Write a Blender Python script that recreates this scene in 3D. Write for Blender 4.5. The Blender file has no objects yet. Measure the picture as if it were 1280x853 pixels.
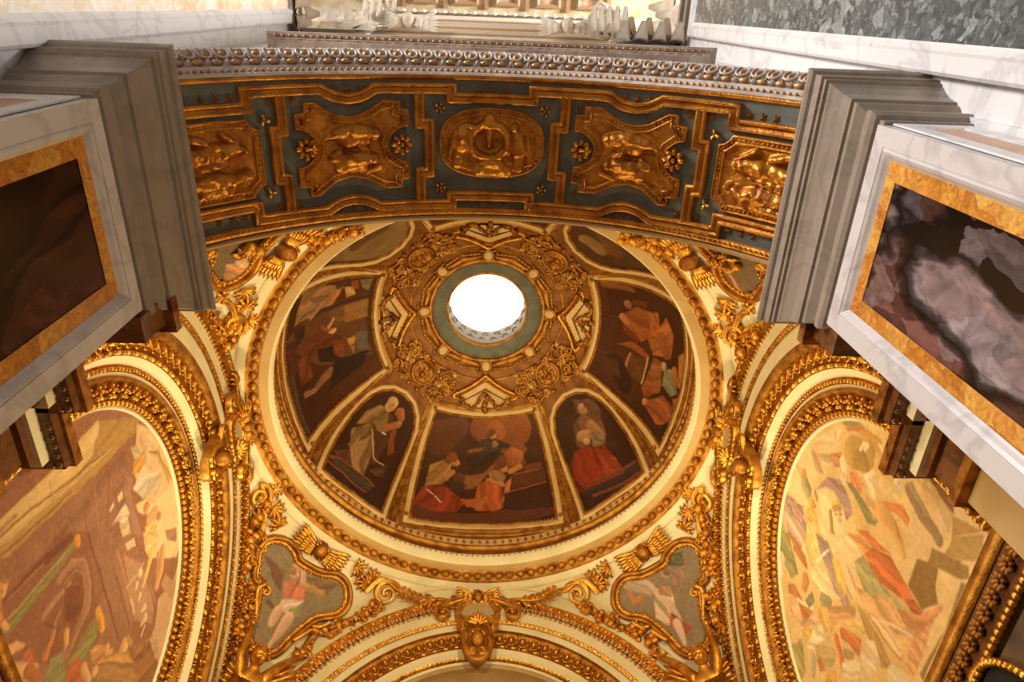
import bpy, math, random
import numpy as np
from mathutils import Vector, Matrix, noise as mnoise
from mathutils.geometry import delaunay_2d_cdt
random.seed(7); np.random.seed(7)
SC = bpy.context.scene; COL = SC.collection
# ---------------------------------------------------------------- camera (eye at the origin, floor at z = -1.6)
cam = bpy.data.cameras.new('camera'); cam.lens = 24.24; cam.sensor_width = 36; cam.clip_end = 200; cam.clip_start = .02
camo = bpy.data.objects.new('camera', cam); COL.objects.link(camo); SC.camera = camo
camo.matrix_world = Matrix([(0.998848, -0.019048, -0.044044, 0.0), (-0.036398, -0.898871, -0.436698, 0.0), (-0.031271, 0.437798, -0.898529, 0.0), (0.0, 0.0, 0.0, 1.0)])
# ---------------------------------------------------------------- world, lamps, exposure
SC.view_settings.view_transform = 'Standard'; SC.view_settings.look = 'None'
SC.view_settings.exposure = 0.0; SC.view_settings.gamma = 1.0; SC.view_settings.use_curve_mapping = False
W = bpy.data.worlds.new('sky'); SC.world = W; W.use_nodes = True
W.node_tree.nodes['Background'].inputs[0].default_value = (1, .97, .94, 1)
W.node_tree.nodes['Background'].inputs[1].default_value = .3
def lamp(name, kind, loc, tgt, power, col, size=1.0, sizey=None, blend=.5, ang=100):
    l = bpy.data.lights.new(name, kind); l.energy = power; l.color = col
    if kind == 'AREA':
        l.spread = math.radians(110)
        l.shape = 'RECTANGLE'; l.size = size; l.size_y = sizey or size
    elif kind == 'SPOT':
        l.spot_size = math.radians(ang); l.spot_blend = blend; l.shadow_soft_size = size
    else: l.shadow_soft_size = size
    o = bpy.data.objects.new(name, l); COL.objects.link(o); o.location = loc
    o.rotation_euler = (Vector(tgt) - Vector(loc)).to_track_quat('-Z', 'Y').to_euler()
    return o
WARM = (1, .82, .40); DAY = (1, .97, .95)
lamp('nave_window_daylight', 'AREA', (-8, -5, 8.5), (2.4, .6, 3.2), 760, DAY, 3, 4)
lamp('nave_window_daylight', 'AREA', (8.5, -.9, 9.6), (-2.5, 0, 8), 1500, DAY, 1.4, 2)
# spotlights standing on the chapel cornice, out of the frame
lamp('cornice_spotlight', 'SPOT', (-2.3, 7.5, 4.2), (.9, 2.6, 7.2), 680, WARM, .10, ang=120)
lamp('cornice_spotlight', 'SPOT', (2.5, 7.5, 4.2), (-.7, 2.6, 7.2), 680, WARM, .10, ang=120)
lamp('cornice_spotlight', 'SPOT', (2.2, 2.0, 4.2), (-1.2, 7.6, 6.2), 600, WARM, .10, ang=120)
lamp('cornice_spotlight', 'SPOT', (-2.0, 2.0, 4.2), (1.4, 7.6, 6.2), 600, WARM, .10, ang=120)
#--NUM
# ---------------------------------------------------------------- charts: each maps (u, v, height) to a point on a surface of the chapel
CX, CY, SX = .089, 4.931, 1.035
ZA = 4.66                                   # springing of the chapel arches
DZ, DR = 8.6, 2.9                           # dome centre height and radius
PZ, PR = 4.72, 4.497                        # pendentive sphere
SOC, SOR = (.05, 3.02), 2.44                # soffit of the entrance arch: axis (x, z), radius
def A3(*a): return np.stack(np.broadcast_arrays(*[np.asarray(q, float) for q in a]), -1)
class Plane:
    def __init__(s, O, U, V, N): s.O, s.U, s.V, s.N = [np.array(q, float) for q in (O, U, V, N)]
    def lift(s, u, v, h=0): u, v, h = [np.asarray(q, float)[..., None] for q in np.broadcast_arrays(u, v, h)]; return s.O + u*s.U + v*s.V + h*s.N
class Dome:
    def __init__(s, az): s.az = az
    def lift(s, u, v, h=0):
        p = np.radians(s.az + np.asarray(u, float)); e = np.radians(np.asarray(v, float)); r = DR - np.asarray(h, float)
        return A3(CX + SX*r*np.cos(e)*np.cos(p), CY + r*np.cos(e)*np.sin(p), DZ + r*np.sin(e))
class Soffit:
    def lift(s, u, v, h=0):
        a = np.radians(np.asarray(u, float)); r = SOR - np.asarray(h, float)
        return A3(SOC[0] + r*np.sin(a), np.asarray(v, float), SOC[1] + r*np.cos(a))
class Pend:                                  # far left pendentive; mx / my mirror it to the other corners
    def __init__(s, mx=1, my=1):
        s.mx, s.my = mx, my
        n = np.array([-.60, .66, .45]); n /= np.linalg.norm(n); s.c = np.array([0, 0, 0.]) + n*PR
        s.N = -n; s.V = np.array([0, 0, 1.]) - s.N*s.N[2]; s.V /= np.linalg.norm(s.V); s.U = np.cross(s.V, s.N)
    def lift(s, u, v, h=0):
        u, v, h = [np.asarray(q, float)[..., None] for q in np.broadcast_arrays(u, v, h)]
        p = s.c + u*s.U + v*s.V; b = (p*s.N).sum(-1, keepdims=True); c = (p*p).sum(-1, keepdims=True) - PR**2
        t = -b - np.sqrt(np.maximum(b*b - c, 0)); p = p + t*s.N; p = p*(PR - h)/PR
        return p*[s.mx*SX, s.my, 1] + [CX, CY, PZ]
WALL_L = Plane((CX-3.26, CY, ZA), (0, -1, 0), (0, 0, 1), (1, 0, 0))     # u runs towards the entrance
WALL_R = Plane((CX+3.26, CY, ZA), (0, -1, 0), (0, 0, 1), (-1, 0, 0))
WALL_F = Plane((CX, CY+3.16, ZA), (1, 0, 0), (0, 0, 1), (0, -1, 0))
WALL_E = Plane((CX, CY-3.2, ZA), (1, 0, 0), (0, 0, 1), (0, 1, 0))
def off(P, d): return Plane(P.O + d*P.N, P.U, P.V, P.N)
#--END
# ---------------------------------------------------------------- mesh helpers
class MB:
    def __init__(s): s.V, s.F, s.n, s.C = [], [], 0, []
    def add(s, V, F):
        V = np.asarray(V, float).reshape(-1, 3); s.V.append(V)
        s.F += [tuple(i + s.n for i in f) for f in F]; s.n += len(V)
    def grid(s, P, cu=False, cv=False):
        a, b = P.shape[:2]; F = []
        for i in range(a if cu else a-1):
            for j in range(b if cv else b-1):
                i2, j2 = (i+1) % a, (j+1) % b; F.append((i*b+j, i2*b+j, i2*b+j2, i*b+j2))
        s.add(P, F)
    def box(s, c, d, M=None):
        c, d = np.array(c, float), np.array(d, float)/2
        V = np.array([[x, y, z] for x in (-1, 1) for y in (-1, 1) for z in (-1, 1)])*d
        if M is not None: V = V @ np.array(M).T
        s.add(V + c, [(0, 1, 3, 2), (4, 6, 7, 5), (0, 4, 5, 1), (2, 3, 7, 6), (0, 2, 6, 4), (1, 5, 7, 3)])
    def ell(s, c, ax, nu=8, nv=5):           # ellipsoid, ax = 3 axis vectors in rows (or a radius)
        ax = np.eye(3)*ax if np.isscalar(ax) else np.asarray(ax, float)
        V = [(0, 0, 1)]
        for i in range(1, nv):
            for j in range(nu):
                t, p = math.pi*i/nv, 2*math.pi*j/nu; V.append((math.sin(t)*math.cos(p), math.sin(t)*math.sin(p), math.cos(t)))
        V.append((0, 0, -1)); F = []; L = len(V)-1
        for j in range(nu):
            k = (j+1) % nu; F.append((0, 1+j, 1+k)); F.append((L, L-nu+k, L-nu+j))
            for i in range(nv-2): F.append((1+i*nu+j, 1+(i+1)*nu+j, 1+(i+1)*nu+k, 1+i*nu+k))
        s.add(np.array(V) @ ax + np.asarray(c, float), F)
    def tube(s, P, r, n=8, sq=1.0, up=None):
        P = np.asarray(P, float); m = len(P); r = np.broadcast_to(np.asarray(r, float), (m,))
        T = np.gradient(P, axis=0); T /= np.linalg.norm(T, axis=1, keepdims=True) + 1e-9
        up = np.array([.3, .2, .9]) if up is None else np.asarray(up, float)
        up = np.broadcast_to(up, (m, 3))
        B = np.cross(T, up); B /= np.linalg.norm(B, axis=1, keepdims=True) + 1e-9; N = np.cross(B, T)
        a = np.linspace(0, 2*math.pi, n, endpoint=False)
        R = P[:, None] + r[:, None, None]*(np.cos(a)[None, :, None]*B[:, None] + sq*np.sin(a)[None, :, None]*N[:, None])
        s.grid(R, cv=True); b = s.n - m*n
        s.F.append(tuple(range(b, b+n))); s.F.append(tuple(range(s.n-n, s.n)))
    def build(s, name, mat, parent=None, smooth=True, kind=None, label=None, colors=None):
        me = bpy.data.meshes.new(name); V = np.concatenate(s.V) if s.V else np.zeros((0, 3))
        if parent is not None: V = V - np.array(wloc(parent))
        me.from_pydata(V.tolist(), [], s.F)
        if colors is not None:
            ca = me.color_attributes.new('paint', 'FLOAT_COLOR', 'POINT')
            ca.data.foreach_set('color', np.c_[colors, np.ones(len(colors))].astype(np.float32).ravel())
        if smooth: me.polygons.foreach_set('use_smooth', [True]*len(me.polygons))
        me.materials.append(mat); me.update()
        return link(me, name, parent, kind, label)
def wloc(o):
    l = Vector((0, 0, 0))
    while o is not None: l = l + o.location; o = o.parent
    return l
def link(me, name, parent=None, kind=None, label=None):
    o = bpy.data.objects.new(name, me); COL.objects.link(o)
    if parent is not None: o.parent = parent
    if kind: o['kind'] = kind
    if label: o['label'] = label
    return o
def inst(me, name, parent, M):               # a piece that shares mesh data, M = world matrix without shear
    o = link(me, name, parent); o.matrix_local = Matrix.Translation(-wloc(parent)) @ M; return o
def thing(name, label, cat, loc, group=None, kind=None):
    o = bpy.data.objects.new(name, None); COL.objects.link(o); o.location = [float(q) for q in loc]; o.empty_display_size = .1
    o['label'] = label; o['category'] = cat
    if group: o['group'] = group
    if kind: o['kind'] = kind
    return o
def tag(o, label, cat=None, group=None, kind=None):
    o['label'] = label
    if cat: o['category'] = cat
    if group: o['group'] = group
    if kind: o['kind'] = kind
    return o
def resample(P, step, closed):
    P = np.asarray(P, float)
    if closed: P = np.vstack([P, P[:1]])
    out = []
    for a, b in zip(P[:-1], P[1:]):
        k = max(1, int(np.ceil(np.linalg.norm((b-a))/step))); out += [a + (b-a)*i/k for i in range(k)]
    if not closed: out.append(P[-1])
    return np.array(out)
def crom(P, n=6, closed=False):              # smooth curve through points
    P = np.asarray(P, float); m = len(P); out = []
    for i in range(m if closed else m-1):
        g = (lambda k: P[k % m]) if closed else (lambda k: P[min(max(k, 0), m-1)])
        a, b, c, d = g(i-1), g(i), g(i+1), g(i+2)
        for t in np.arange(n)/n: out.append(.5*((2*b)+(-a+c)*t+(2*a-5*b+4*c-d)*t*t+(-a+3*b-3*c+d)*t**3))
    if not closed: out.append(P[-1])
    return np.array(out)
def mold(mb, ch, P2, prof, closed=True):     # sweep a profile [(offset, height)] along a line of a chart, mitred
    P2 = np.asarray(P2, float); P = ch.lift(P2[:, 0], P2[:, 1], 0); N = ch.lift(P2[:, 0], P2[:, 1], .01) - P; N /= np.linalg.norm(N, axis=1, keepdims=True)
    if closed: a, b = P - np.roll(P, 1, 0), np.roll(P, -1, 0) - P
    else:
        d = np.diff(P, axis=0); a, b = np.vstack([d[:1], d]), np.vstack([d, d[-1:]])
    a /= np.linalg.norm(a, axis=1, keepdims=True) + 1e-9; b /= np.linalg.norm(b, axis=1, keepdims=True) + 1e-9
    e = 1e-3; hd = ((np.cross(N, ch.lift(P2[:, 0]+e, P2[:, 1], 0)-P)*(ch.lift(P2[:, 0], P2[:, 1]+e, 0)-P)).sum(1, keepdims=True) > 0)*2.-1
    sa, sb = np.cross(N, a)*hd, np.cross(N, b)*hd; S = sa + sb; S /= np.linalg.norm(S, axis=1, keepdims=True) + 1e-9
    S /= np.clip((S*sa).sum(1, keepdims=True), .45, 1)
    R = P[:, None] + S[:, None]*np.array([q[0] for q in prof])[None, :, None] + N[:, None]*np.array([q[1] for q in prof])[None, :, None]
    mb.grid(R, cu=closed)
def beads(mb, ch, P2, step, r, closed=True, h=0., nu=6, nv=4):
    P2 = np.asarray(P2, float); P = ch.lift(P2[:, 0], P2[:, 1], h)
    if closed: P = np.vstack([P, P[:1]])
    L = np.r_[0, np.cumsum(np.linalg.norm(np.diff(P, axis=0), axis=1))]; k = max(2, int(L[-1]/step))
    for t in np.linspace(0, L[-1], k, endpoint=not closed): mb.ell([np.interp(t, L, P[:, i]) for i in range(3)], r, nu, nv)
def inside(P, X, Y):
    P = np.asarray(P, float); r = np.zeros(X.shape, bool); n = len(P)
    for i in range(n):
        (x1, y1), (x2, y2) = P[i-1], P[i]
        if y1 == y2: continue
        r ^= ((y1 > Y) != (y2 > Y)) & (X < (x2-x1)*(Y-y1)/(y2-y1)+x1)
    return r
def fill(mb, ch, P2, h=0., step=None):       # filled outline on a chart
    P2 = [tuple(p) for p in P2]; A = np.array(P2); pts = [Vector(p) for p in P2]; n = len(pts)
    if step:
        X, Y = np.meshgrid(np.arange(A[:, 0].min()+step/2, A[:, 0].max(), step), np.arange(A[:, 1].min()+step/2, A[:, 1].max(), step))
        k = inside(A, X, Y); pts += [Vector(p) for p in zip(X[k].tolist(), Y[k].tolist())]
    r = delaunay_2d_cdt(pts, [], [list(range(n))], 1, 1e-6)
    Q = np.array([tuple(p) for p in r[0]]); mb.add(ch.lift(Q[:, 0], Q[:, 1], h), [tuple(f) for f in r[2]])
def relief(mb, ch, P2, fn, nu, nv):          # height field fn(u, v) over an outline
    A = np.asarray(P2, float); U, V = np.meshgrid(np.linspace(A[:, 0].min(), A[:, 0].max(), nu), np.linspace(A[:, 1].min(), A[:, 1].max(), nv), indexing='ij')
    H = fn(U, V); P = ch.lift(U, V, H); k = inside(A, U, V) 
    idx = -np.ones(U.shape, int); F = []
    c = k[:-1, :-1] & k[1:, :-1] & k[:-1, 1:] & k[1:, 1:]
    for i, j in zip(*np.nonzero(c)):
        F.append((i*nv+j, (i+1)*nv+j, (i+1)*nv+j+1, i*nv+j+1))
    used = np.unique(np.array(F)); mp = -np.ones(nu*nv, int); mp[used] = np.arange(len(used))
    mb.add(P.reshape(-1, 3)[used], [tuple(mp[list(f)]) for f in F]); return U.ravel()[used], V.ravel()[used]
def capsules(L):                             # smooth figure relief from capsules [(x1, y1, r1, x2, y2, r2, height)]
    def fn(U, V, kx=1.0):
        H = np.zeros(U.shape)
        for x1, y1, r1, x2, y2, r2, h in L:
            dx, dy = x2-x1, y2-y1; l = dx*dx+dy*dy+1e-9
            t = np.clip(((U-x1)*dx+(V-y1)*dy)/l, 0, 1); r = r1+(r2-r1)*t
            q = 1-((U-x1-t*dx)**2+(V-y1-t*dy)**2)/r**2
            H = np.maximum(H, h*np.sqrt(np.clip(q, 0, 1)))
        return H
    return fn
def vnoise(U, V, s, seed=0):                 # value noise on arrays
    rs = np.random.RandomState(seed); G = rs.rand(64, 64); x, y = U*s, V*s
    i, j = np.floor(x).astype(int), np.floor(y).astype(int); a, b = x-i, y-j; a, b = a*a*(3-2*a), b*b*(3-2*b)
    g = lambda p, q: G[p % 64, q % 64]
    return (g(i, j)*(1-a)+g(i+1, j)*a)*(1-b)+(g(i, j+1)*(1-a)+g(i+1, j+1)*a)*b
# ---------------------------------------------------------------- materials
def lin(h):
    h = h.lstrip('#'); c = np.array([int(h[i:i+2], 16)/255 for i in (0, 2, 4)]); return np.where(c <= .04045, c/12.92, ((c+.055)/1.055)**2.4)
def mat(name, col, rough=.6, metal=0., var=None, scale=4., bump=0., bscale=30., spec=.5, detail=6):
    m = bpy.data.materials.new(name); m.use_nodes = True; nt = m.node_tree; b = nt.nodes['Principled BSDF']
    c = (*lin(col), 1) if isinstance(col, str) else (*col, 1)
    b.inputs['Base Color'].default_value = c; b.inputs['Roughness'].default_value = rough; b.inputs['Metallic'].default_value = metal
    b.inputs['Specular IOR Level'].default_value = spec
    tc = nt.nodes.new('ShaderNodeTexCoord')
    if var:
        n = nt.nodes.new('ShaderNodeTexNoise'); n.inputs['Scale'].default_value = scale; n.inputs['Detail'].default_value = detail
        r = nt.nodes.new('ShaderNodeValToRGB'); r.color_ramp.elements[0].color = c; r.color_ramp.elements[0].position = .38
        r.color_ramp.elements[1].color = (*lin(var), 1); r.color_ramp.elements[1].position = .66
        nt.links.new(tc.outputs['Object'], n.inputs['Vector']); nt.links.new(n.outputs['Fac'], r.inputs['Fac']); nt.links.new(r.outputs['Color'], b.inputs['Base Color'])
    if bump:
        n = nt.nodes.new('ShaderNodeTexNoise'); n.inputs['Scale'].default_value = bscale; n.inputs['Detail'].default_value = 4
        k = nt.nodes.new('ShaderNodeBump'); k.inputs['Strength'].default_value = bump; k.inputs['Distance'].default_value = .02
        nt.links.new(tc.outputs['Object'], n.inputs['Vector']); nt.links.new(n.outputs['Fac'], k.inputs['Height']); nt.links.new(k.outputs['Normal'], b.inputs['Normal'])
    return m
def ramp(nt, stops, interp='LINEAR'):
    r = nt.nodes.new('ShaderNodeValToRGB'); e = r.color_ramp; e.interpolation = interp
    while len(e.elements) < len(stops): e.elements.new(.5)
    for q, (p, c) in zip(e.elements, stops): q.position = p; q.color = (*lin(c), 1)
    return r
def marble(name, base, vein, scale=2.5, rough=.3, width=.03, amount=1., tint=None):
    m = mat(name, base, rough); nt = m.node_tree; b = nt.nodes['Principled BSDF']; tc = nt.nodes['Texture Coordinate']; L = nt.links.new
    n = nt.nodes.new('ShaderNodeTexNoise'); n.inputs['Scale'].default_value = scale; n.inputs['Detail'].default_value = 8; n.inputs['Distortion'].default_value = 1.2
    L(tc.outputs['Object'], n.inputs['Vector'])
    r = ramp(nt, [(0, base), (.5-width*2, base), (.5, vein), (.5+width*2, base), (1, base)]); L(n.outputs['Fac'], r.inputs['Fac'])
    n2 = nt.nodes.new('ShaderNodeTexNoise'); n2.inputs['Scale'].default_value = scale*.5; n2.inputs['Detail'].default_value = 5; L(tc.outputs['Object'], n2.inputs['Vector'])
    r2 = ramp(nt, [(.3, base), (.7, tint or vein)]); L(n2.outputs['Fac'], r2.inputs['Fac'])
    x = nt.nodes.new('ShaderNodeMix'); x.data_type = 'RGBA'; x.inputs[0].default_value = .35*amount
    L(r.outputs['Color'], x.inputs[6]); L(r2.outputs['Color'], x.inputs[7]); L(x.outputs[2], b.inputs['Base Color'])
    return m
def breccia(name, frag, ground, vein, scale=3., rough=.25, stretch=(1, 1, 1), edge=.05, crack=.035):
    m = mat(name, ground, rough); nt = m.node_tree; b = nt.nodes['Principled BSDF']; tc = nt.nodes['Texture Coordinate']; L = nt.links.new
    mp = nt.nodes.new('ShaderNodeMapping'); mp.inputs['Scale'].default_value = stretch; L(tc.outputs['Object'], mp.inputs['Vector'])
    w = nt.nodes.new('ShaderNodeTexNoise'); w.inputs['Scale'].default_value = scale*1.1; w.inputs['Detail'].default_value = 5; L(mp.outputs['Vector'], w.inputs['Vector'])
    a = nt.nodes.new('ShaderNodeMix'); a.data_type = 'VECTOR'; a.inputs[0].default_value = .75/scale; a.blend_type = 'MIX'; L(mp.outputs['Vector'], a.inputs[4]); L(w.outputs['Color'], a.inputs[5])
    def vor(sc, feat=None):
        v = nt.nodes.new('ShaderNodeTexVoronoi'); v.inputs['Scale'].default_value = sc; L(a.outputs[1], v.inputs['Vector'])
        if feat: v.feature = feat
        return v
    def pick(v, cols):
        sp = nt.nodes.new('ShaderNodeSeparateColor'); L(v.outputs['Color'], sp.inputs[0]); r = ramp(nt, [(i/len(cols), c) for i, c in enumerate(cols)], 'CONSTANT'); L(sp.outputs[0], r.inputs['Fac']); return r
    def mix(f, A, B, mode='MIX'):
        x = nt.nodes.new('ShaderNodeMix'); x.data_type = 'RGBA'; x.blend_type = mode
        if hasattr(f, 'links'): L(f, x.inputs[0])
        else: x.inputs[0].default_value = f
        for i, q in ((6, A), (7, B)):
            if isinstance(q, str): x.inputs[i].default_value = (*lin(q), 1)
            else: L(q, x.inputs[i])
        return x.outputs[2]
    n = nt.nodes.new('ShaderNodeTexNoise'); n.inputs['Scale'].default_value = scale*9; n.inputs['Detail'].default_value = 8; L(a.outputs[1], n.inputs['Vector'])
    big = pick(vor(scale), frag); small = pick(vor(scale*3.2), frag)
    c = mix(.42, big.outputs['Color'], small.outputs['Color']); c = mix(.9, c, n.outputs['Fac'], 'OVERLAY')
    g2 = ramp(nt, [(0, '7a7a7a'), (crack, '000000')]); L(vor(scale*3.2, 'DISTANCE_TO_EDGE').outputs['Distance'], g2.inputs['Fac']); c = mix(g2.outputs['Color'], c, vein)
    g = ramp(nt, [(0, 'ffffff'), (edge*.6, 'e0e0e0'), (edge, '000000')]); L(vor(scale, 'DISTANCE_TO_EDGE').outputs['Distance'], g.inputs['Fac']); c = mix(g.outputs['Color'], c, ground)
    L(c, b.inputs['Base Color']); return m
def paint_mat(name, rough=.6, spec=.3):
    m = mat(name, 'ffffff', rough, spec=spec, bump=.12, bscale=60); nt = m.node_tree; a = nt.nodes.new('ShaderNodeAttribute'); a.attribute_name = 'paint'
    n = nt.nodes.new('ShaderNodeTexNoise'); n.inputs['Scale'].default_value = 22; n.inputs['Detail'].default_value = 8
    nt.links.new(nt.nodes['Texture Coordinate'].outputs['Object'], n.inputs['Vector'])
    x = nt.nodes.new('ShaderNodeMix'); x.data_type = 'RGBA'; x.blend_type = 'SOFT_LIGHT'; x.inputs[0].default_value = .45
    nt.links.new(a.outputs['Color'], x.inputs[6]); nt.links.new(n.outputs['Fac'], x.inputs[7]); nt.links.new(x.outputs[2], nt.nodes['Principled BSDF'].inputs['Base Color']); return m
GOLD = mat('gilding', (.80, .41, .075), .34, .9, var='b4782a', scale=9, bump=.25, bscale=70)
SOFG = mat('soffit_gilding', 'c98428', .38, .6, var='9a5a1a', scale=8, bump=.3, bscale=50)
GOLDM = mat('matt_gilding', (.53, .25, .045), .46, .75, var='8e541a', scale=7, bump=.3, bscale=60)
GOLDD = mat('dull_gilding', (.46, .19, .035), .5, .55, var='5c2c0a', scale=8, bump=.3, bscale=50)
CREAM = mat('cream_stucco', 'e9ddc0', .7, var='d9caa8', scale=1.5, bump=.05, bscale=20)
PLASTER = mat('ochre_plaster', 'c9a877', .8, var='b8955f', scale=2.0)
BLUEGREY = mat('blue_grey_paint', '66675c', .6, var='55564c', scale=6)
RUST = mat('rust_brown_ground', '94602c', .55, .35, var='75451c', scale=7)
WHITE = marble('white_marble', 'dcd8d6', 'c2bebe', 1.6, .35, .02, .6)
GREYM = marble('grey_marble', '94877a', '84786c', 2.2, .4, .03, .8, '7d7064')
ARCHM = marble('archivolt_marble', 'cdbfb4', 'a8958a', 3., .4, .04, .8, 'b09a86')
BROWNM = marble('brown_marble', '7a4c2a', '4a2a16', 5.0, .4, .05, 1.2)
YELM = breccia('yellow_marble', ['c0812e', 'd09a48', 'b06c26', 'cc8c40', 'b8762c'], 'a8662a', '6a2f12', 5., .3, edge=.015, crack=.03)
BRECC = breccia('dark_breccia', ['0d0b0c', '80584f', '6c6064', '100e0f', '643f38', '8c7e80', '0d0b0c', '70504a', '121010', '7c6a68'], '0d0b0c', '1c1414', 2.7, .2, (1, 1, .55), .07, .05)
BRECD = breccia('shaded_breccia', ['0d0b0c', '1a1010', '3c2018', '0f0d0e', '120e0e', '4a2a20', '0d0b0c', '151010'], '0b0909', '1c1414', 2.6, .2, (1, 1, .45), .05, .03)  # darkened copy of the breccia; the left pier's shade is in its colours
GREENM = breccia('dark_green_breccia', ['4a4e4f', '585d5d', '404546', '6a7070', '383c3d', '545958', '9aa09e'], '3a3e3f', '8a9090', 11., .3, edge=.01, crack=.02)
ALAB = breccia('yellow_alabaster', ['e6d9c4', 'e9c9a0', 'efe4d6', 'e2bf98', 'ece0d4'], 'e0cba8', 'd0ab7c', 2.2, .35, edge=.02, crack=.02)
STUCCO = mat('white_stucco', 'ded5c6', .75, var='cdb9a0', scale=3)
FLOORM = marble('floor_marble', 'b9a892', '8a7a6a', 1.2, .25, .03, 1.)
PAINT = paint_mat('fresco_paint', .75); PAINTD = paint_mat('dome_fresco_paint', .5)
# ================================================================ STRUCTURE
def slab(name, c, d, m, kind='structure', parent=None):
    b = MB(); b.box(c, d); return b.build(name, m, parent, False, kind)
tag(slab('floor', (0, 0, -1.7), (24, 22, .2), FLOORM), 'veined beige marble floor under the chapel and the nave')
tag(slab('wall_left', (CX-3.62, CY+.55, 2.4), (.2, 8.0, 8.2), PLASTER), 'left chapel wall behind the pale violet lunette fresco')
tag(slab('wall_right', (CX+3.62, CY+.55, 2.4), (.2, 8.0, 8.2), PLASTER), 'right chapel wall behind the lunette fresco with the woman in red')
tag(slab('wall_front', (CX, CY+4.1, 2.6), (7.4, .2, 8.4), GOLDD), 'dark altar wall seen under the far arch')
def uwall(name, ch, hw, top, arc, m, bot=-6.3):
    b = MB(); P = [(-hw, bot), (-hw, top), (hw, top), (hw, bot)] + arc; fill(b, ch, P); return b.build(name, m, None, False, 'structure')
aa = np.radians(np.linspace(58.5, -58.5, 40)); ez = SOC[1]-ZA
arc = [(float(SOC[0]-CX+2.5*math.sin(a)), float(ez+2.5*math.cos(a))) for a in aa]
arc = [(arc[0][0], -6.2)] + arc + [(arc[-1][0], -6.2)]
tag(uwall('wall_entrance', Plane((CX, 1.585, ZA), (1, 0, 0), (0, 0, 1), (0, 1, 0)), 3.5, 3.2, arc, CREAM), 'cream chapel wall around the entrance arch')
arcn = [(2.8, -6.2), (2.8, arc[1][1])] + arc[1:-1] + [(-2.8, arc[-2][1]), (-2.8, -6.2)]
tag(uwall('wall_nave', Plane((CX, .47, ZA), (1, 0, 0), (0, 0, 1), (0, -1, 0)), 6, 7.2, arcn, WHITE), 'white nave wall around the entrance arch')
# dome shell
b = MB(); az = np.linspace(0, 2*np.pi, 96, endpoint=False); el = np.linspace(-6, 76.6, 34)
D0 = Dome(0); U, V = np.meshgrid(np.degrees(az), el, indexing='ij'); b.grid(D0.lift(U, V, 0), cu=True)
tag(b.build('ceiling_dome', RUST, None, True, 'structure'), 'inside of the rust brown and gold dome')
# pendentives
b = MB()
for mx in (1, -1):
    for my in (1, -1):
        Z = np.linspace(.02, 3.20, 40); rr = np.sqrt(PR**2-Z**2); lim = np.arccos(np.clip(3.15/rr, 0, 1)); Q = []
        for z, r, l in zip(Z, rr, lim):
            f = np.linspace(min(l, math.pi/4), max(math.pi/2-l, math.pi/4), 30); Q.append(A3(CX+mx*SX*r*np.cos(f), CY+my*r*np.sin(f), PZ+z))
        b.grid(np.array(Q))
tag(b.build('ceiling_pendentive', CREAM, None, True, 'structure'), 'four cream pendentives between the arches and the dome ring')
# soffit of the entrance arch
b = MB(); S0 = Soffit(); U, V = np.meshgrid(np.linspace(-58.8, 58.8, 80), [.474, .6, .8, 1., 1.2, 1.4, 1.52], indexing='ij'); b.grid(S0.lift(U, V, 0))
tag(b.build('ceiling_arch_soffit', BLUEGREY, None, True, 'structure'), 'blue grey underside of the entrance arch')
# ---- ring cornice under the dome
def ringsweep(mb, prof, n=128):
    a = np.linspace(0, 2*np.pi, n, endpoint=False)
    mb.grid(np.stack([A3(CX+SX*r*np.cos(a), CY+r*np.sin(a), z+0*a) for r, z in prof], 1), cu=True)
def ringbeads(mb, r, z, n, sz, nu=6, nv=4, rad=None):
    for k in range(n):
        a = 2*np.pi*k/n; c, s_ = math.cos(a), math.sin(a); ax = sz if rad is None else [[c*sz, s_*sz, 0], [-s_*rad, c*rad, 0], [0, 0, sz]]
        mb.ell((CX+SX*r*c, CY+r*s_, z), ax, nu, nv)
T = thing('trim_1', 'gilded ring cornice that carries the dome', 'cornice', (CX, CY, 7.88), kind='structure'); del T['category']
b = MB(); ringsweep(b, [(2.93, 8.34), (2.90, 8.40), (2.87, 8.38), (2.86, 8.30), (2.83, 8.27), (2.80, 8.24)]); b.build('gilded_cove', GOLDM, T)
b = MB(); ringbeads(b, 2.795, 8.20, 220, .017); b.build('bead_row', GOLDM, T, kind='stuff')
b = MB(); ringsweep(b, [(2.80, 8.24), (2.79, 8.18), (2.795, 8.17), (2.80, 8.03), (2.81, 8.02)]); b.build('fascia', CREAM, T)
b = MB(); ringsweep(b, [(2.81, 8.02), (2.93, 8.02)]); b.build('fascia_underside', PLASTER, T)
b = MB(); ringsweep(b, [(2.93, 8.03), (2.95, 8.0), (2.99, 7.985), (3.03, 7.975), (3.03, 7.955), (3.06, 7.95), (3.07, 7.93), (3.09, 7.93)]); b.build('gilded_fillet', GOLDM, T)
b = MB(); ringbeads(b, 2.985, 7.975, 118, .055, 8, 6, .068); b.build('egg_row', GOLDM, T, kind='stuff')
b = MB(); ringsweep(b, [(3.085, 7.93), (3.09, 7.905), (3.15, 7.885), (3.155, 7.875), (3.22, 7.865), (3.25, 7.9)]); b.build('lower_fascia', CREAM, T)
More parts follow.
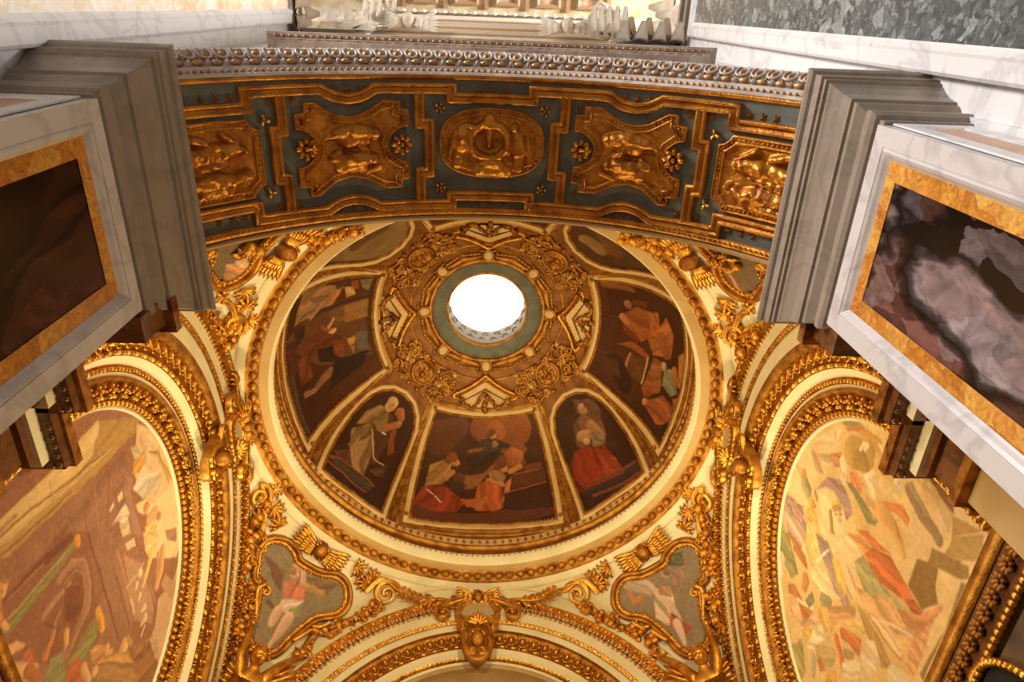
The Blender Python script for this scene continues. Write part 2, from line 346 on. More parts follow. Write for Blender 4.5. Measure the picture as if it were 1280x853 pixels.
# ---- arches with their mouldings
def arch_pt(ch, r, dep, a, drop=0, dz=0): return ch.lift(-np.asarray(r)*np.cos(a), np.asarray(r)*np.sin(a)-drop+dz, -np.asarray(dep))
def stations(n, leg):
    a = np.linspace(0, math.pi, n); return np.r_[0, a, math.pi], np.r_[leg, 0*a, leg]
def band(mb, ch, prof, n=72, leg=.25):
    a, d = stations(n, leg); mb.grid(np.stack([arch_pt(ch, r, dp, a, d) for r, dp in prof], 1))
def pattern(mb, ch, r0, r1, dep, n, fn, amp, nu=8, nv=7, dep1=None):
    a = np.linspace(0, math.pi, n*nu+1); q = np.linspace(0, 1, nv); A_, Q = np.meshgrid(a, q, indexing='ij')
    h = fn((A_/math.pi*n) % 1, Q)*amp; d = dep+((dep if dep1 is None else dep1)-dep)*Q
    mb.grid(arch_pt(ch, r0+(r1-r0)*Q, d-h, A_))
def tongue(p, q):
    x = abs(p-.5)*2; r = np.sqrt((x/.80)**2+((q-.08)/.80)**2); k = lambda d, w: np.clip(1.25-d/w, 0, 1)
    return np.maximum.reduce([k(abs(r-1), .17)*(q > .05), k(x, .17)*(q < .6), k(1-x, .20)*(q > .3)*.9, k(1-q, .08)*.9, k(q, .07)*.8])
def fret(p, q): return np.where((q < .15) | (q > .85), .6, ((p < .5) ^ (q > .5))*1.0)
def frame(ch, r, dep, a, dz=0):
    c = arch_pt(ch, r, dep, a, 0, dz); er = -math.cos(a)*ch.U + math.sin(a)*ch.V; et = math.sin(a)*ch.U + math.cos(a)*ch.V; return c, er, et, ch.N
def instmat(c, x, y, z): M = Matrix.Identity(4); M.col[0][:3] = x; M.col[1][:3] = y; M.col[2][:3] = z; M.col[3][:3] = c; return M
def egg_mesh(w, l, h):                       # egg in its shell: x radial, y along, z out
    b = MB(); b.ell((0, 0, h*.35), [[0, 0, h], [0, w*.52, 0], [l*.62, 0, 0]], 8, 5)
    t = np.linspace(.35, 2*np.pi-.35, 13); P = A3(-l*.05-l*.92*np.cos(t-np.pi)*-1*-1, w*.86*np.sin(t), h*.35+0*t); b.tube(P, .16*w, 5)
    for s in (-1, 1): b.ell((0, s*w*1.22, h*.2), [[l*.9, 0, 0], [0, w*.12, 0], [0, 0, h*.5]], 5, 3)
    me = bpy.data.meshes.new('egg'); me.from_pydata(np.concatenate(b.V).tolist(), [], b.F); me.polygons.foreach_set('use_smooth', [True]*len(me.polygons)); return me
def flower_mesh(r, h, n=5, name='rosette'):
    b = MB()
    for k in range(n):
        a = 2*math.pi*k/n; c, s = math.cos(a), math.sin(a)
        b.ell((r*.58*c, r*.58*s, h*.3), [[c*r*.42, s*r*.42, h*.25], [-s*r*.28, c*r*.28, 0], [0, 0, h*.5]], 6, 4)
    b.ell((0, 0, h*.6), r*.24, 6, 4)
    me = bpy.data.meshes.new(name); me.from_pydata(np.concatenate(b.V).tolist(), [], b.F); me.polygons.foreach_set('use_smooth', [True]*len(me.polygons)); return me
EGG = egg_mesh(.062, .088, .06); EGG.materials.append(GOLD)
ROS = flower_mesh(.045, .05); ROS.materials.append(GOLDM)
b = MB(); b.ell((0, 0, 0), .036, 9, 6); PEARL = bpy.data.meshes.new('pearl'); PEARL.from_pydata(np.concatenate(b.V).tolist(), [], b.F); PEARL.materials.append(GOLD); PEARL.polygons.foreach_set('use_smooth', [True]*len(PEARL.polygons))
b = MB(); b.ell((0, 0, 0), [[.03, 0, 0], [0, .055, 0], [0, 0, .03]], 8, 5); OLIVE = bpy.data.meshes.new('olive'); OLIVE.from_pydata(np.concatenate(b.V).tolist(), [], b.F); OLIVE.materials.append(GOLD); OLIVE.polygons.foreach_set('use_smooth', [True]*len(OLIVE.polygons))
ROB = flower_mesh(.082, .075, 5); ROB.materials.append(GOLD)
SPR = flower_mesh(.05, .05, 3, 'sprig'); SPR.materials.append(GOLD)
def archivolt(name, label, ch, o, leg_in, lunette):
    # o: radii of the outer mouldings
    T = thing(name, label, 'trim', ch.lift(0, 0, 0), kind='structure'); del T['category']
    b = MB(); band(b, ch, [(o['leaf1']+.06, .03), (o['leaf1'], .006), (o['leaf0']-.03, .006), (o['gold1']-.01, .006)])
    band(b, ch, [(2.20, .075), (2.17, .09), (2.12, .15)]); band(b, ch, [(2.05, .155), (2.02, .175)]); b.build('stucco_face', CREAM, T)
    b = MB(); pattern(b, ch, o['leaf0'], o['leaf1'], .02, 76, tongue, .07, 14, 13); band(b, ch, [(o['leaf1'], 0), (o['leaf1']+.02, -.05), (o['leaf1']+.04, 0)]); b.build('leaf_moulding', GOLD, T, kind='stuff')
    b = MB(); beads(b, ch, A3(-(o['leaf0']-.02)*np.cos(np.linspace(0, np.pi, 80)), (o['leaf0']-.02)*np.sin(np.linspace(0, np.pi, 80))), .075, .024, False, .01); b.build('bead_row', GOLD, T, kind='stuff')
    b = MB(); pattern(b, ch, o['fret0'], o['fret1'], .012, 120, fret, .04, 8, 9); b.build('fret_moulding', GOLD, T, kind='stuff')
    b = MB(); band(b, ch, [(o['gold1']+.0, 0), (o['gold1']-.02, -.035), (o['gold0']+.03, -.035), (o['gold0'], 0), (o['gold0']-.02, .02), (2.27, .075), (2.20, .08)]); b.build('gilded_fillet', GOLDM, T)
    n = int(math.pi*2.33/.165)
    er = o['gold0']-.085
    for k in range(n):
        a = math.pi*(k+.5)/n; c, r_, t_, n_ = frame(ch, er, .035, a); inst(EGG, 'egg', T, instmat(c, r_, t_, n_))
    b = MB()
    for k in range(n*2):
        a = math.pi*(k+.5)/n/2; c, r_, t_, n_ = frame(ch, 2.235, .07, a)
        if k % 2: inst(OLIVE, 'olive_bead', T, instmat(c, r_, t_, n_))
        else:
            for s in (-.22, .22):
                c2 = arch_pt(ch, 2.235, .07, a+s*math.pi/n/2); b.ell(c2, [r_*.032, t_*.012, n_*.032], 6, 4)
    b.build('reel_row', GOLD, T, kind='stuff')
    b = MB(); P = np.linspace(0, np.pi, 90); beads(b, ch, A3(-2.08*np.cos(P), 2.08*np.sin(P)), .062, .024, False, -.14); band(b, ch, [(2.12, .15), (2.10, .165), (2.06, .165), (2.05, .155)]); b.build('bead_row', GOLD, T, kind='stuff')
    if not lunette: return T
    b = MB(); band(b, ch, [(2.02, .175), (2.01, .14), (1.99, .135), (1.97, .17), (1.95, .19)], leg=leg_in); b.build('gilded_fillet', GOLDM, T)
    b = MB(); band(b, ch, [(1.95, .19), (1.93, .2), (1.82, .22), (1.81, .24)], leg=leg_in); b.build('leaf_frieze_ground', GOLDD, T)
    m = int(math.pi*1.88/.105); q = leg_in/.105
    for k in np.arange(-int(q), m+int(q)):
        a = math.pi*min(max((k+.5)/m, 0), 1); drop = max(0, -(k+.5))*.105 + max(0, (k+.5)-m)*.105
        c, r_, t_, n_ = frame(ch, 1.875, .195, a, -drop); inst(ROB if int(k) % 2 else SPR, 'rosette' if int(k) % 2 else 'sprig', T, instmat(c+r_*(0 if int(k) % 2 else .015), r_, t_, n_))
    b = MB(); Q = np.linspace(0, np.pi, 90); L = A3(-1.77*np.cos(Q), 1.77*np.sin(Q)); L = np.vstack([[(-1.77, -leg_in)], L, [(1.77, -leg_in)]]); Lq = np.r_[0, np.cumsum(np.hypot(*np.diff(L, axis=0).T))]; [inst(PEARL, 'pearl', T, Matrix.Translation(ch.lift(np.interp(q_, Lq, L[:, 0]), np.interp(q_, Lq, L[:, 1]), -.2))) for q_ in np.arange(0, Lq[-1], .08)]
    b = MB(); band(b, ch, [(1.81, .24), (1.735, .235), (1.715, .215), (1.70, .25)], leg=leg_in); b.build('inner_fillet', CREAM, T)
    return T
SIDE = dict(leaf1=3.20, leaf0=3.03, fret1=2.83, fret0=2.74, gold1=2.55, gold0=2.44)
archivolt('trim_2', 'gilded mouldings around the left lunette arch', WALL_L, SIDE, 1.05, True)
archivolt('trim_3', 'gilded mouldings around the right lunette arch', WALL_R, SIDE, 1.05, True)
archivolt('trim_4', 'gilded mouldings around the far arch over the altar', WALL_F, dict(leaf1=3.0, leaf0=2.84, fret1=2.64, fret0=2.56, gold1=2.44, gold0=2.40), .3, False)
b = MB(); band(b, WALL_F, [(2.05, .155), (2.03, .19), (2.0, .2), (1.99, .22)], leg=.4); band(b, WALL_F, [(1.99, .22), (1.97, .7), (1.9, .72)], leg=.4); o = b.build('trim_5', PLASTER, None, True, 'structure', 'plain ochre reveal under the far arch')
b = MB(); band(b, WALL_F, [(1.9, .72), (1.8, .76), (1.78, .9)], leg=.4); b.build('trim_6', RUST, None, True, 'structure', 'brown inner edge of the far arch')
# flat wall faces between the arches and the pendentives
for nm, ch, r0, lb in (('wall_left', WALL_L, 3.22, 'cream edge of the left wall above its arch'), ('wall_right', WALL_R, 3.22, 'cream edge of the right wall above its arch'), ('wall_front', WALL_F, 3.0, 'cream face of the far wall above its arch')):
    b = MB(); band(b, off(ch, -.01), [(r0, 0), (3.35, 0)], leg=.3); b.build(nm, CREAM, None, True, 'structure', lb)
# ---- lantern and oculus
T = thing('window_1', 'round oculus at the top of the dome opening into the white lantern', 'window', (CX, CY, 11.4), kind='structure'); del T['category']
SHAFT = mat('shaft_stucco', '8f8474', .8)
def ring3(mb, prof, n=64):
    a = np.linspace(0, 2*np.pi, n, endpoint=False); mb.grid(np.stack([A3(CX+r*np.cos(a), CY+r*np.sin(a), z+0*a) for r, z in prof], 1), cu=True)
b = MB(); ring3(b, [(.70, 11.41), (.70, 11.5), (.735, 12.0), (.73, 12.05), (.75, 12.06)]); b.build('oculus_shaft', SHAFT, T)
b = MB()
for k in range(40):
    a = 2*math.pi*k/40; c, s = math.cos(a), math.sin(a)
    t = np.linspace(0, 4.6, 16); rad = .07*(1-t/5.4); q = a + (rad*np.cos(t)*(-1)**k)/.7; z = 11.76+.11*(-1)**k+rad*np.sin(t)*1.3
    b.tube(A3(CX+.705*np.cos(q), CY+.705*np.sin(q), z), .013, 5)
b.build('shaft_scrollwork', SHAFT, T, kind='stuff')
b = MB()
for k in range(8):
    a = k*math.pi/4; c, s = math.cos(a), math.sin(a); b.box((CX+.86*c, CY+.86*s, 12.9), (.02, .6, 1.2), [[c, -s, 0], [s, c, 0], [0, 0, 1]])
GLOW = bpy.data.materials.new('bright_lantern_pane'); GLOW.use_nodes = True; e_ = GLOW.node_tree.nodes['Principled BSDF']; e_.inputs['Emission Color'].default_value = (1, .97, .93, 1); e_.inputs['Emission Strength'].default_value = 3.2
b.build('lantern_pane', GLOW, T, False)
b = MB(); ring3(b, [(.75, 12.06), (.84, 12.08), (.84, 12.3)]); [b.box((CX+.86*math.cos(a), CY+.86*math.sin(a), 12.9), (.16, .16, 1.2)) for a in np.arange(8)*math.pi/4+.39]
ring3(b, [(.78, 13.5), (.92, 13.5), (.92, 13.56)]); t = np.linspace(0, math.pi/2, 12); ring3(b, [(.80*math.cos(q)+.002, 13.5+.6*math.sin(q)) for q in t]); b.build('lantern', mat('white_lantern', 'f4f2ee', .8), T)
b = MB(); b.ell((CX, CY, 13.98), [[.12, 0, 0], [0, .2, 0], [0, 0, .04]], 10, 6)
for s in (-1, 1): b.ell((CX+s*.2, CY+.02, 13.97), [[.2, .05*s, 0], [-.02, .1, 0], [0, 0, .03]], 10, 6)
b.build('dove_relief', STUCCO, T)
b = MB(); ring3(b, [(.69, 11.41), (.695, 11.375), (.72, 11.37), (.74, 11.40)]); b.build('inner_gilded_fillet', GOLDM, T)
b = MB(); U, V = np.meshgrid(np.arange(0, 360, 4.), np.linspace(70.6, 75.9, 4), indexing='ij'); b.grid(D0.lift(U, V, .02), cu=True); b.build('grey_collar', BLUEGREY, T)
b = MB(); U, V = np.meshgrid(np.arange(0, 360, 4.), np.array([69.4, 69.6, 70.2, 70.8, 71.]), indexing='ij'); b.grid(D0.lift(U, V, np.array([0, .05, .06, .05, .02])), cu=True)
for k in range(90): b.ell(D0.lift(k*4, 71.6, .03), .014, 5, 3)
b.build('outer_gilded_fillet', GOLDM, T)
# ---- entrance piers, their marble panels and imposts
FR = marble('panel_frame_marble', 'cbc4c2', 'b5adac', 2.0, .3, .03, .5)
IMP = [(0, 3.76), (.02, 3.76), (.022, 3.80), (.045, 3.81), (.062, 3.835), (.06, 3.885), (.04, 3.90), (.045, 3.92), (.085, 3.965), (.088, 3.995), (.105, 4.0), (.106, 4.02), (.12, 4.08), (.15, 4.14), (.165, 4.16), (.166, 4.18), (.185, 4.185), (.186, 4.21), (.202, 4.215), (.203, 4.29), (.222, 4.30), (.235, 4.32), (.235, 4.34), (0, 4.345)]
def pier(s, x0, lab, blab, ilab):
    T = thing('pillar', lab, 'pillar', (x0+s*.7, 1.09, -1.6), kind='structure'); del T['category']
    b = MB(); b.box((x0+s*.76, 1.0875, 1.3), (1.44, 1.17, 5.9)); b.build('core', FR, T, False)
    ch = Plane((x0, .5, 0), (0, 1, 0), (0, 0, 1), (-s, 0, 0))           # u = depth into the chapel, v = height
    def U(a, c, w=1.175): return [(a, -1.55), (a, c), (w-a, c), (w-a, -1.55)]
    b = MB(); sg = -1
    mold(b, ch, U(.0, 3.78), [(0, -.03), (0, .04), (sg*.10, .04), (sg*.10, .036), (sg*.108, .036), (sg*.118, .045), (sg*.135, .035), (sg*.15, .02), (sg*.165, .008)], False)
    b.build('marble_border', FR, T, False)
    b = MB(); mold(b, ch, U(.155, 3.625), [(0, .012), (sg*.1, .012)], False); b.build('yellow_marble_band', YELM, T, False)
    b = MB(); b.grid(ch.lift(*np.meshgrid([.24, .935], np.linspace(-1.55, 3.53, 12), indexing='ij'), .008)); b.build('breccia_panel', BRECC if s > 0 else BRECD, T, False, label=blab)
    # narrow inlaid panel on the nave face
    cf = Plane((x0, .5, 0), (s, 0, 0), (0, 0, 1), (0, -1, 0))
    b = MB(); mold(b, cf, [(.02, -1.5), (.02, 3.74), (.45, 3.74), (.45, -1.5)], [(0, .004), (0, .014), (-.1, .014), (-.12, .004)], False); b.build('nave_face_border', WHITE, T, False)
    b = MB(); b.grid(cf.lift(*np.meshgrid([.12, .36], [-1.5, 3.64], indexing='ij'), .006)); b.build('nave_face_inlay', mat('orange_inlay', 'c99a7a', .35, var='b5835f', scale=4), T, False)
    b = MB(); R = []
    for o, z in IMP: R.append([(x0+s*.5, .5-o, z), (x0-s*o, .5-o, z), (x0-s*o, 1.675+o, z), (x0+s*1.1, 1.675+o, z)])
    b.grid(np.array(R).transpose(1, 0, 2)); b.build('impost_cornice', GREYM, T, False, label=ilab)
    return T
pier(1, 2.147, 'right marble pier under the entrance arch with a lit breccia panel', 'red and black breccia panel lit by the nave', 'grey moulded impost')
pier(-1, -2.027, 'left marble pier under the entrance arch with a breccia panel darkened for its shade', 'breccia panel with its shade put into nearly black colours', 'brownish grey moulded impost')
# ---- giant order of the nave
def giant(s, xf, lab, panel, plab, ytop):
    T = thing('pillar', lab, 'pillar', (xf+s*.7, 0, -1.6), kind='structure'); del T['category']
    b = MB(); b.box((xf+s*.75, .0, 4.2), (1.44, 1.0, 11.4)); b.build('shaft', WHITE, T, False)
    ch = Plane((xf, 0, 0), (0, -1, 0), (0, 0, 1), (-s, 0, 0))
    R = [(-.27, -1.5), (-.27, 9.7), (.40, 9.7), (.40, -1.5)] if s > 0 else [(-.3, -1.5), (-.3, 9.9), (.45, 9.9), (.45, -1.5)]
    b = MB(); mold(b, ch, R, [(0, 0), (0, .03), (-.02, .045), (-.11, .045), (-.13, .05), (-.16, .02), (-.175, .01)], False); b.build('panel_frame', WHITE, T, False)
    b = MB(); b.grid(ch.lift(*np.meshgrid([R[0][0]+.165, R[2][0]-.165], np.linspace(-1.5, R[1][1]-.165, 14), indexing='ij'), .012)); b.build('inlaid_panel', panel, T, False, label=plab)
    b = MB(); b.box((xf+s*.02, .48, 4.1), (.04, .06, 11.2)); b.build('corner_fillet', WHITE, T, False)
    # grey necking and capital
    b = MB()
    for o, z in ((.0, 9.8), (.05, 9.9), (.03, 10.0), (.08, 10.08)): b.box((xf+s*.75-s*o, -.0, z), (1.5, 1.04+2*o, .1))
    for o, z in ((.0, 9.8), (.05, 9.9), (.03, 10.0), (.08, 10.08)): b.box((xf-s*.33, .5-o/2, z), (.80+o, .1+o, .1))
    b.build('necking', GREYM, T, False)
    return T
giant(1, 2.62, 'white marble giant pilaster with a dark green breccia panel at the upper right', GREENM, 'dark green breccia panel with white flecks', 0)
giant(-1, -2.52, 'white marble giant pilaster with a yellow alabaster panel at the upper left', ALAB, 'yellow and pink alabaster panel', 0)
# ---- nave archivolt, white with gilded eggs
CH_N = Plane((SOC[0], .474, SOC[1]), (1, 0, 0), (0, 0, 1), (0, -1, 0))
T = thing('trim_7', 'white archivolt with gold egg and dart on the nave side of the entrance arch', 'trim', CH_N.O, kind='structure'); del T['category']
def nav(r, y, a): return A3(SOC[0]+r*np.sin(a), y, SOC[1]+r*np.cos(a))
a = np.radians(np.linspace(-58, 58, 90))
b = MB(); b.grid(np.stack([nav(r, y, a) for r, y in ((2.44, .47), (2.455, .465), (2.46, .455), (2.475, .455), (2.53, .445), (2.545, .43), (2.555, .42), (2.56, .42), (2.61, .415), (2.615, .40), (2.63, .395), (2.72, .345), (2.725, .33), (2.76, .325), (2.77, .33), (2.8, .46))], 1)); b.build('archivolt_face', ARCHM, T)
GILTW = mat('rubbed_gilding', '9a6a3c', .45, .45, var='c9a070', scale=12)
EGGN = flower_mesh(.05, .05); b = MB(); b.ell((-.008, 0, .004), [[.036, 0, 0], [0, .028, 0], [0, 0, .03]], 9, 6)
EGGN = bpy.data.meshes.new('egg'); EGGN.from_pydata(np.concatenate(b.V).tolist(), [], b.F); EGGN.materials.append(GILTW); EGGN.polygons.foreach_set('use_smooth', [True]*len(EGGN.polygons))
b = MB(); t = np.linspace(.5, 2*np.pi-.5, 15); b.tube(A3(.052*np.cos(t)+.004, .046*np.sin(t), .018+0*t), .0095, 6); [b.tube(np.array([(.05, s*.064, .008), (-.045, s*.066, .008)]), .009, 5) for s in (-1, 1)]
SHN = bpy.data.meshes.new('egg_shell'); SHN.from_pydata(np.concatenate(b.V).tolist(), [], b.F); SHN.materials.append(ARCHM); SHN.polygons.foreach_set('use_smooth', [True]*len(SHN.polygons))
b = MB(); b.ell((0, 0, 0), [[.022, 0, 0], [0, .042, 0], [0, 0, .022]], 7, 5); REELN = bpy.data.meshes.new('gilded_reel'); REELN.from_pydata(np.concatenate(b.V).tolist(), [], b.F); REELN.materials.append(GILTW); REELN.polygons.foreach_set('use_smooth', [True]*len(REELN.polygons))
n = 46; rows = MB(); rows2 = MB(); rows3 = MB()
for k in range(n):
    q = math.radians(-56+112*(k+.5)/n); er = np.array([math.sin(q), 0, math.cos(q)]); et = np.array([math.cos(q), 0, -math.sin(q)])
    x = (er*.88+np.array([0, -.47, 0])); y = et; z = np.cross(x, y); z = z if z[1] < 0 else -z
    M = instmat(nav(2.675, .365, q), x/np.linalg.norm(x), y, z/np.linalg.norm(z)); inst(EGGN, 'egg', T, M); inst(SHN, 'egg_shell', T, M)
for k in range(40):
    q = math.radians(-57+114*(k+.5)/40); er = np.array([math.sin(q), 0, math.cos(q)]); et = np.array([math.cos(q), 0, -math.sin(q)])
    inst(REELN, 'gilded_reel', T, instmat(nav(2.585, .40, q), er, et, np.cross(er, et)))
    for s in (-.42, .5): rows3.ell(nav(2.585, .40, q+s*math.radians(114/40)), [er*.024, et*.008, [0, .024, 0]], 6, 4)
for k in range(110):
    q = math.radians(-57.5+115*(k+.5)/110); rows2.ell(nav(2.50, .447, q), .017, 6, 4)
rows3.build('white_reel', ARCHM, T, kind='stuff'); rows2.build('gilded_bead_row', GILTW, T, kind='stuff')
# straight string cornice above it
T = thing('trim_8', 'straight grey white cornice lying on top of the nave archivolt', 'trim', (.06, .3, 5.9), kind='structure'); del T['category']
b = MB()
for x0, x1, y0, y1, z in ((-1.62, 1.74, .30, .6, 5.86), (-1.66, 1.78, .285, .6, 5.92), (-1.72, 1.84, .255, .6, 6.0), (-1.75, 1.87, .245, .6, 6.06)): b.box(((x0+x1)/2, (y0+y1)/2, z), (x1-x0, y1-y0, .062))
b.build('cornice', ARCHM, T, False)
b = MB(); c = MB()
for k in range(62): b.ell((-1.66+k*.0563, .275, 5.965), [[.02, 0, 0], [0, .016, 0], [0, 0, .016]], 6, 4)
for k in range(46): c.box((-1.62+k*.0745, .305, 5.885), (.03, .03, .03))
b.build('gilded_bead_row', GILTW, T, kind='stuff'); c.build('dentil_row', ARCHM, T, False, kind='stuff')
# ---- high entablature and coffered ceiling of the nave
T = thing('trim_9', 'white and gold entablature high up on the nave wall', 'trim', (0, .4, 11), kind='structure'); del T['category']
b = MB(); WG = mat('warm_white_stucco', 'e6dccb', .7)
for y0, z in ((.40, 10.7), (.36, 10.82), (.33, 10.95), (.27, 11.05), (.235, 11.15), (.2, 11.28), (.16, 11.36), (.125, 11.5)): b.box((0, (y0+.7)/2, z), (7, .7-y0, .07 if y0 != .2 else .1))
b.box((0, .58, 10.9), (7, .3, 1.6)); b.build('mouldings', WG, T, False)
b = MB(); 
for y0, z in ((.375, 10.76), (.30, 11.0), (.215, 11.21)): b.box((0, (y0+.7)/2, z), (7, .7-y0, .03))
b.build('gilded_lines', mat('pale_gold_line', 'c79a62', .5, .2), T, False)
me = flower_mesh(.05, .05); b = MB(); b.ell((0, 0, 0), [[.035, 0, 0], [0, .035, 0], [0, 0, .05]], 7, 5); t = np.linspace(.4, 5.9, 11); b.tube(A3(.055*np.sin(t), 0*t, .06*np.cos(t)), .012, 5)
EGH = bpy.data.meshes.new('egg'); EGH.from_pydata(np.concatenate(b.V).tolist(), [], b.F); EGH.materials.append(WG); EGH.polygons.foreach_set('use_smooth', [True]*len(EGH.polygons))
for k in range(24): inst(EGH, 'egg', T, Matrix.Translation((-1.70+k*.15, .115, 11.44)))
T = thing('ceiling_nave', 'white and gold coffered ceiling of the nave', 'ceiling', (0, -2, 12), kind='structure'); del T['category']
b = MB(); b.box((0, -4.4, 12.1), (22, 9.4, .12)); b.build('ceiling_slab', mat('pale_gold_ground', 'd9c7a4', .7, var='c2a878', scale=6), T, False)
CO = mat('coffer_frame', 'a9855f', .6); CP = mat('coffer_painting', 'd6c0a0', .7, var='a8764a', scale=9)
for i in range(6):
    x = -1.62+i*.64
    for j in range(3):
        y = -.19-j*.62; h = Plane((x, y, 12.03), (1, 0, 0), (0, 1, 0), (0, 0, -1)); q = .20
        b = MB(); mold(b, h, [(-q, -q), (q, -q), (q, q), (-q, q)], [(-.0, 0), (.0, .05), (.035, .06), (.06, .03), (.07, .0)]); b.build('coffer_frame', CO, T, False)
        b = MB(); b.box((x, y, 12.025), (.33, .33, .02)); b.build('coffer_panel', CP, T, False)
        b = MB(); b.box((x+.32, y, 12.02), (.07, .5, .03)); b.build('gilded_rib', CO, T, False)
# ---- chapel entablature breaking forward in the two near corners
def corner(s, name, lab):
    T = thing(name, lab, 'trim', (CX+s*3.2, 2.6, 4.2), kind='structure'); del T['category']
    def lay(bs, mt, nm):
        b = MB()
        for (x, y0, y1, z0, z1) in bs: b.box((CX+s*(x+3.56)/2, (y0+y1)/2, (z0+z1)/2), (3.56-x, y1-y0, z1-z0))
        return b.build(nm, mt, T, False)
    lay([(2.93, 1.7, 2.76, 4.36, 4.45), (3.12, 1.7, 3.24, 4.36, 4.45)], GOLDD, 'corona')
    lay([(2.97, 1.7, 2.72, 4.28, 4.36), (3.15, 1.7, 3.21, 4.28, 4.36)], BROWNM, 'carved_soffit')
    lay([(3.07, 1.7, 2.62, 4.18, 4.28), (3.24, 1.7, 3.12, 4.18, 4.28)], CREAM, 'cream_fascia')
    lay([(3.12, 1.7, 2.58, 4.12, 4.18), (3.28, 1.7, 3.08, 4.12, 4.18)], BROWNM, 'frieze_bead')
    lay([(3.18, 1.7, 2.54, 3.86, 4.12), (3.33, 1.7, 3.05, 3.86, 4.12)], BROWNM, 'frieze')
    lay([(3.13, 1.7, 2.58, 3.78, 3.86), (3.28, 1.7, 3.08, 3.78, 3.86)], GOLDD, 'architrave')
    lay([(3.20, 1.7, 2.52, -1.6, 3.78), (3.36, 1.7, 3.03, -1.6, 3.78)], PLASTER, 'pilaster_shaft')
    b = MB()
    for (x, y0, y1) in ((2.97, 1.9, 2.72), (3.15, 2.8, 3.21)):
        n = int((y1-y0)/.075)
        for k in range(n): b.ell((CX+s*(x+.035), y0+(k+.5)*(y1-y0)/n, 4.28), [[.03, 0, 0], [0, .028, 0], [0, 0, .02]], 6, 4)
        for k in range(2): b.ell((CX+s*(x+.04+.045*k), y1-.035, 4.28), [[.022, 0, 0], [0, .03, 0], [0, 0, .02]], 6, 4)
    b.build('egg_row', BROWNM, T, kind='stuff')
    # entablature stump seen behind the impost
    lay([(2.06, 1.7, 1.86, 3.70, 3.98)], BROWNM, 'frieze_return'); lay([(2.0, 1.7, 1.92, 3.98, 4.06)], GOLDD, 'architrave_return')
corner(-1, 'trim_10', 'brown marble entablature breaking forward in the left near corner'); corner(1, 'trim_11', 'brown marble entablature breaking forward in the right near corner')
# ---- bands under the lunettes
def dado(s, name, lab):
    x = CX+s*3.50; ch = Plane((x, CY, 0), (0, -1, 0), (0, 0, 1), (-s, 0, 0)); T = thing(name, lab, 'trim', (x, CY, 3.4), kind='structure'); del T['category']
    L = np.array([(-2.6, 3.60), (1.9, 3.60)])
    b = MB(); mold(b, ch, L, [(.0, 0), (.0, .06), (-.08, .06), (-.1, .03)], False); b.build('gilded_fillet', GOLDM, T)
    b = MB(); mold(b, ch, L, [(-.1, .02), (-.36, .04), (-.37, .07), (-.42, .08)], False); b.build('frieze_ground', BROWNM, T)
    for k in range(30): inst(ROS8, 'rosette', T, instmat(ch.lift(-2.5+k*.15, 3.38, .04), (0, -1, 0), (0, 0, 1), (-s, 0, 0)))
    for k in range(66): inst(PEARL, 'pearl', T, Matrix.Translation(ch.lift(-2.55+k*.067, 3.20, .085)) @ Matrix.Scale(.84, 4))
    b = MB(); mold(b, ch, L, [(-.43, .03), (-.46, .05), (-2.2, .05)], False); b.build('painted_dado', mat('dim_painted_dado', '6a4a2c', .7, var='40342c', scale=3), T)
ROS8 = flower_mesh(.07, .05, 8); ROS8.materials.append(GOLDD)
dado(-1, 'trim_12', 'rosette frieze under the left lunette fresco'); dado(1, 'trim_13', 'rosette frieze under the right lunette fresco')
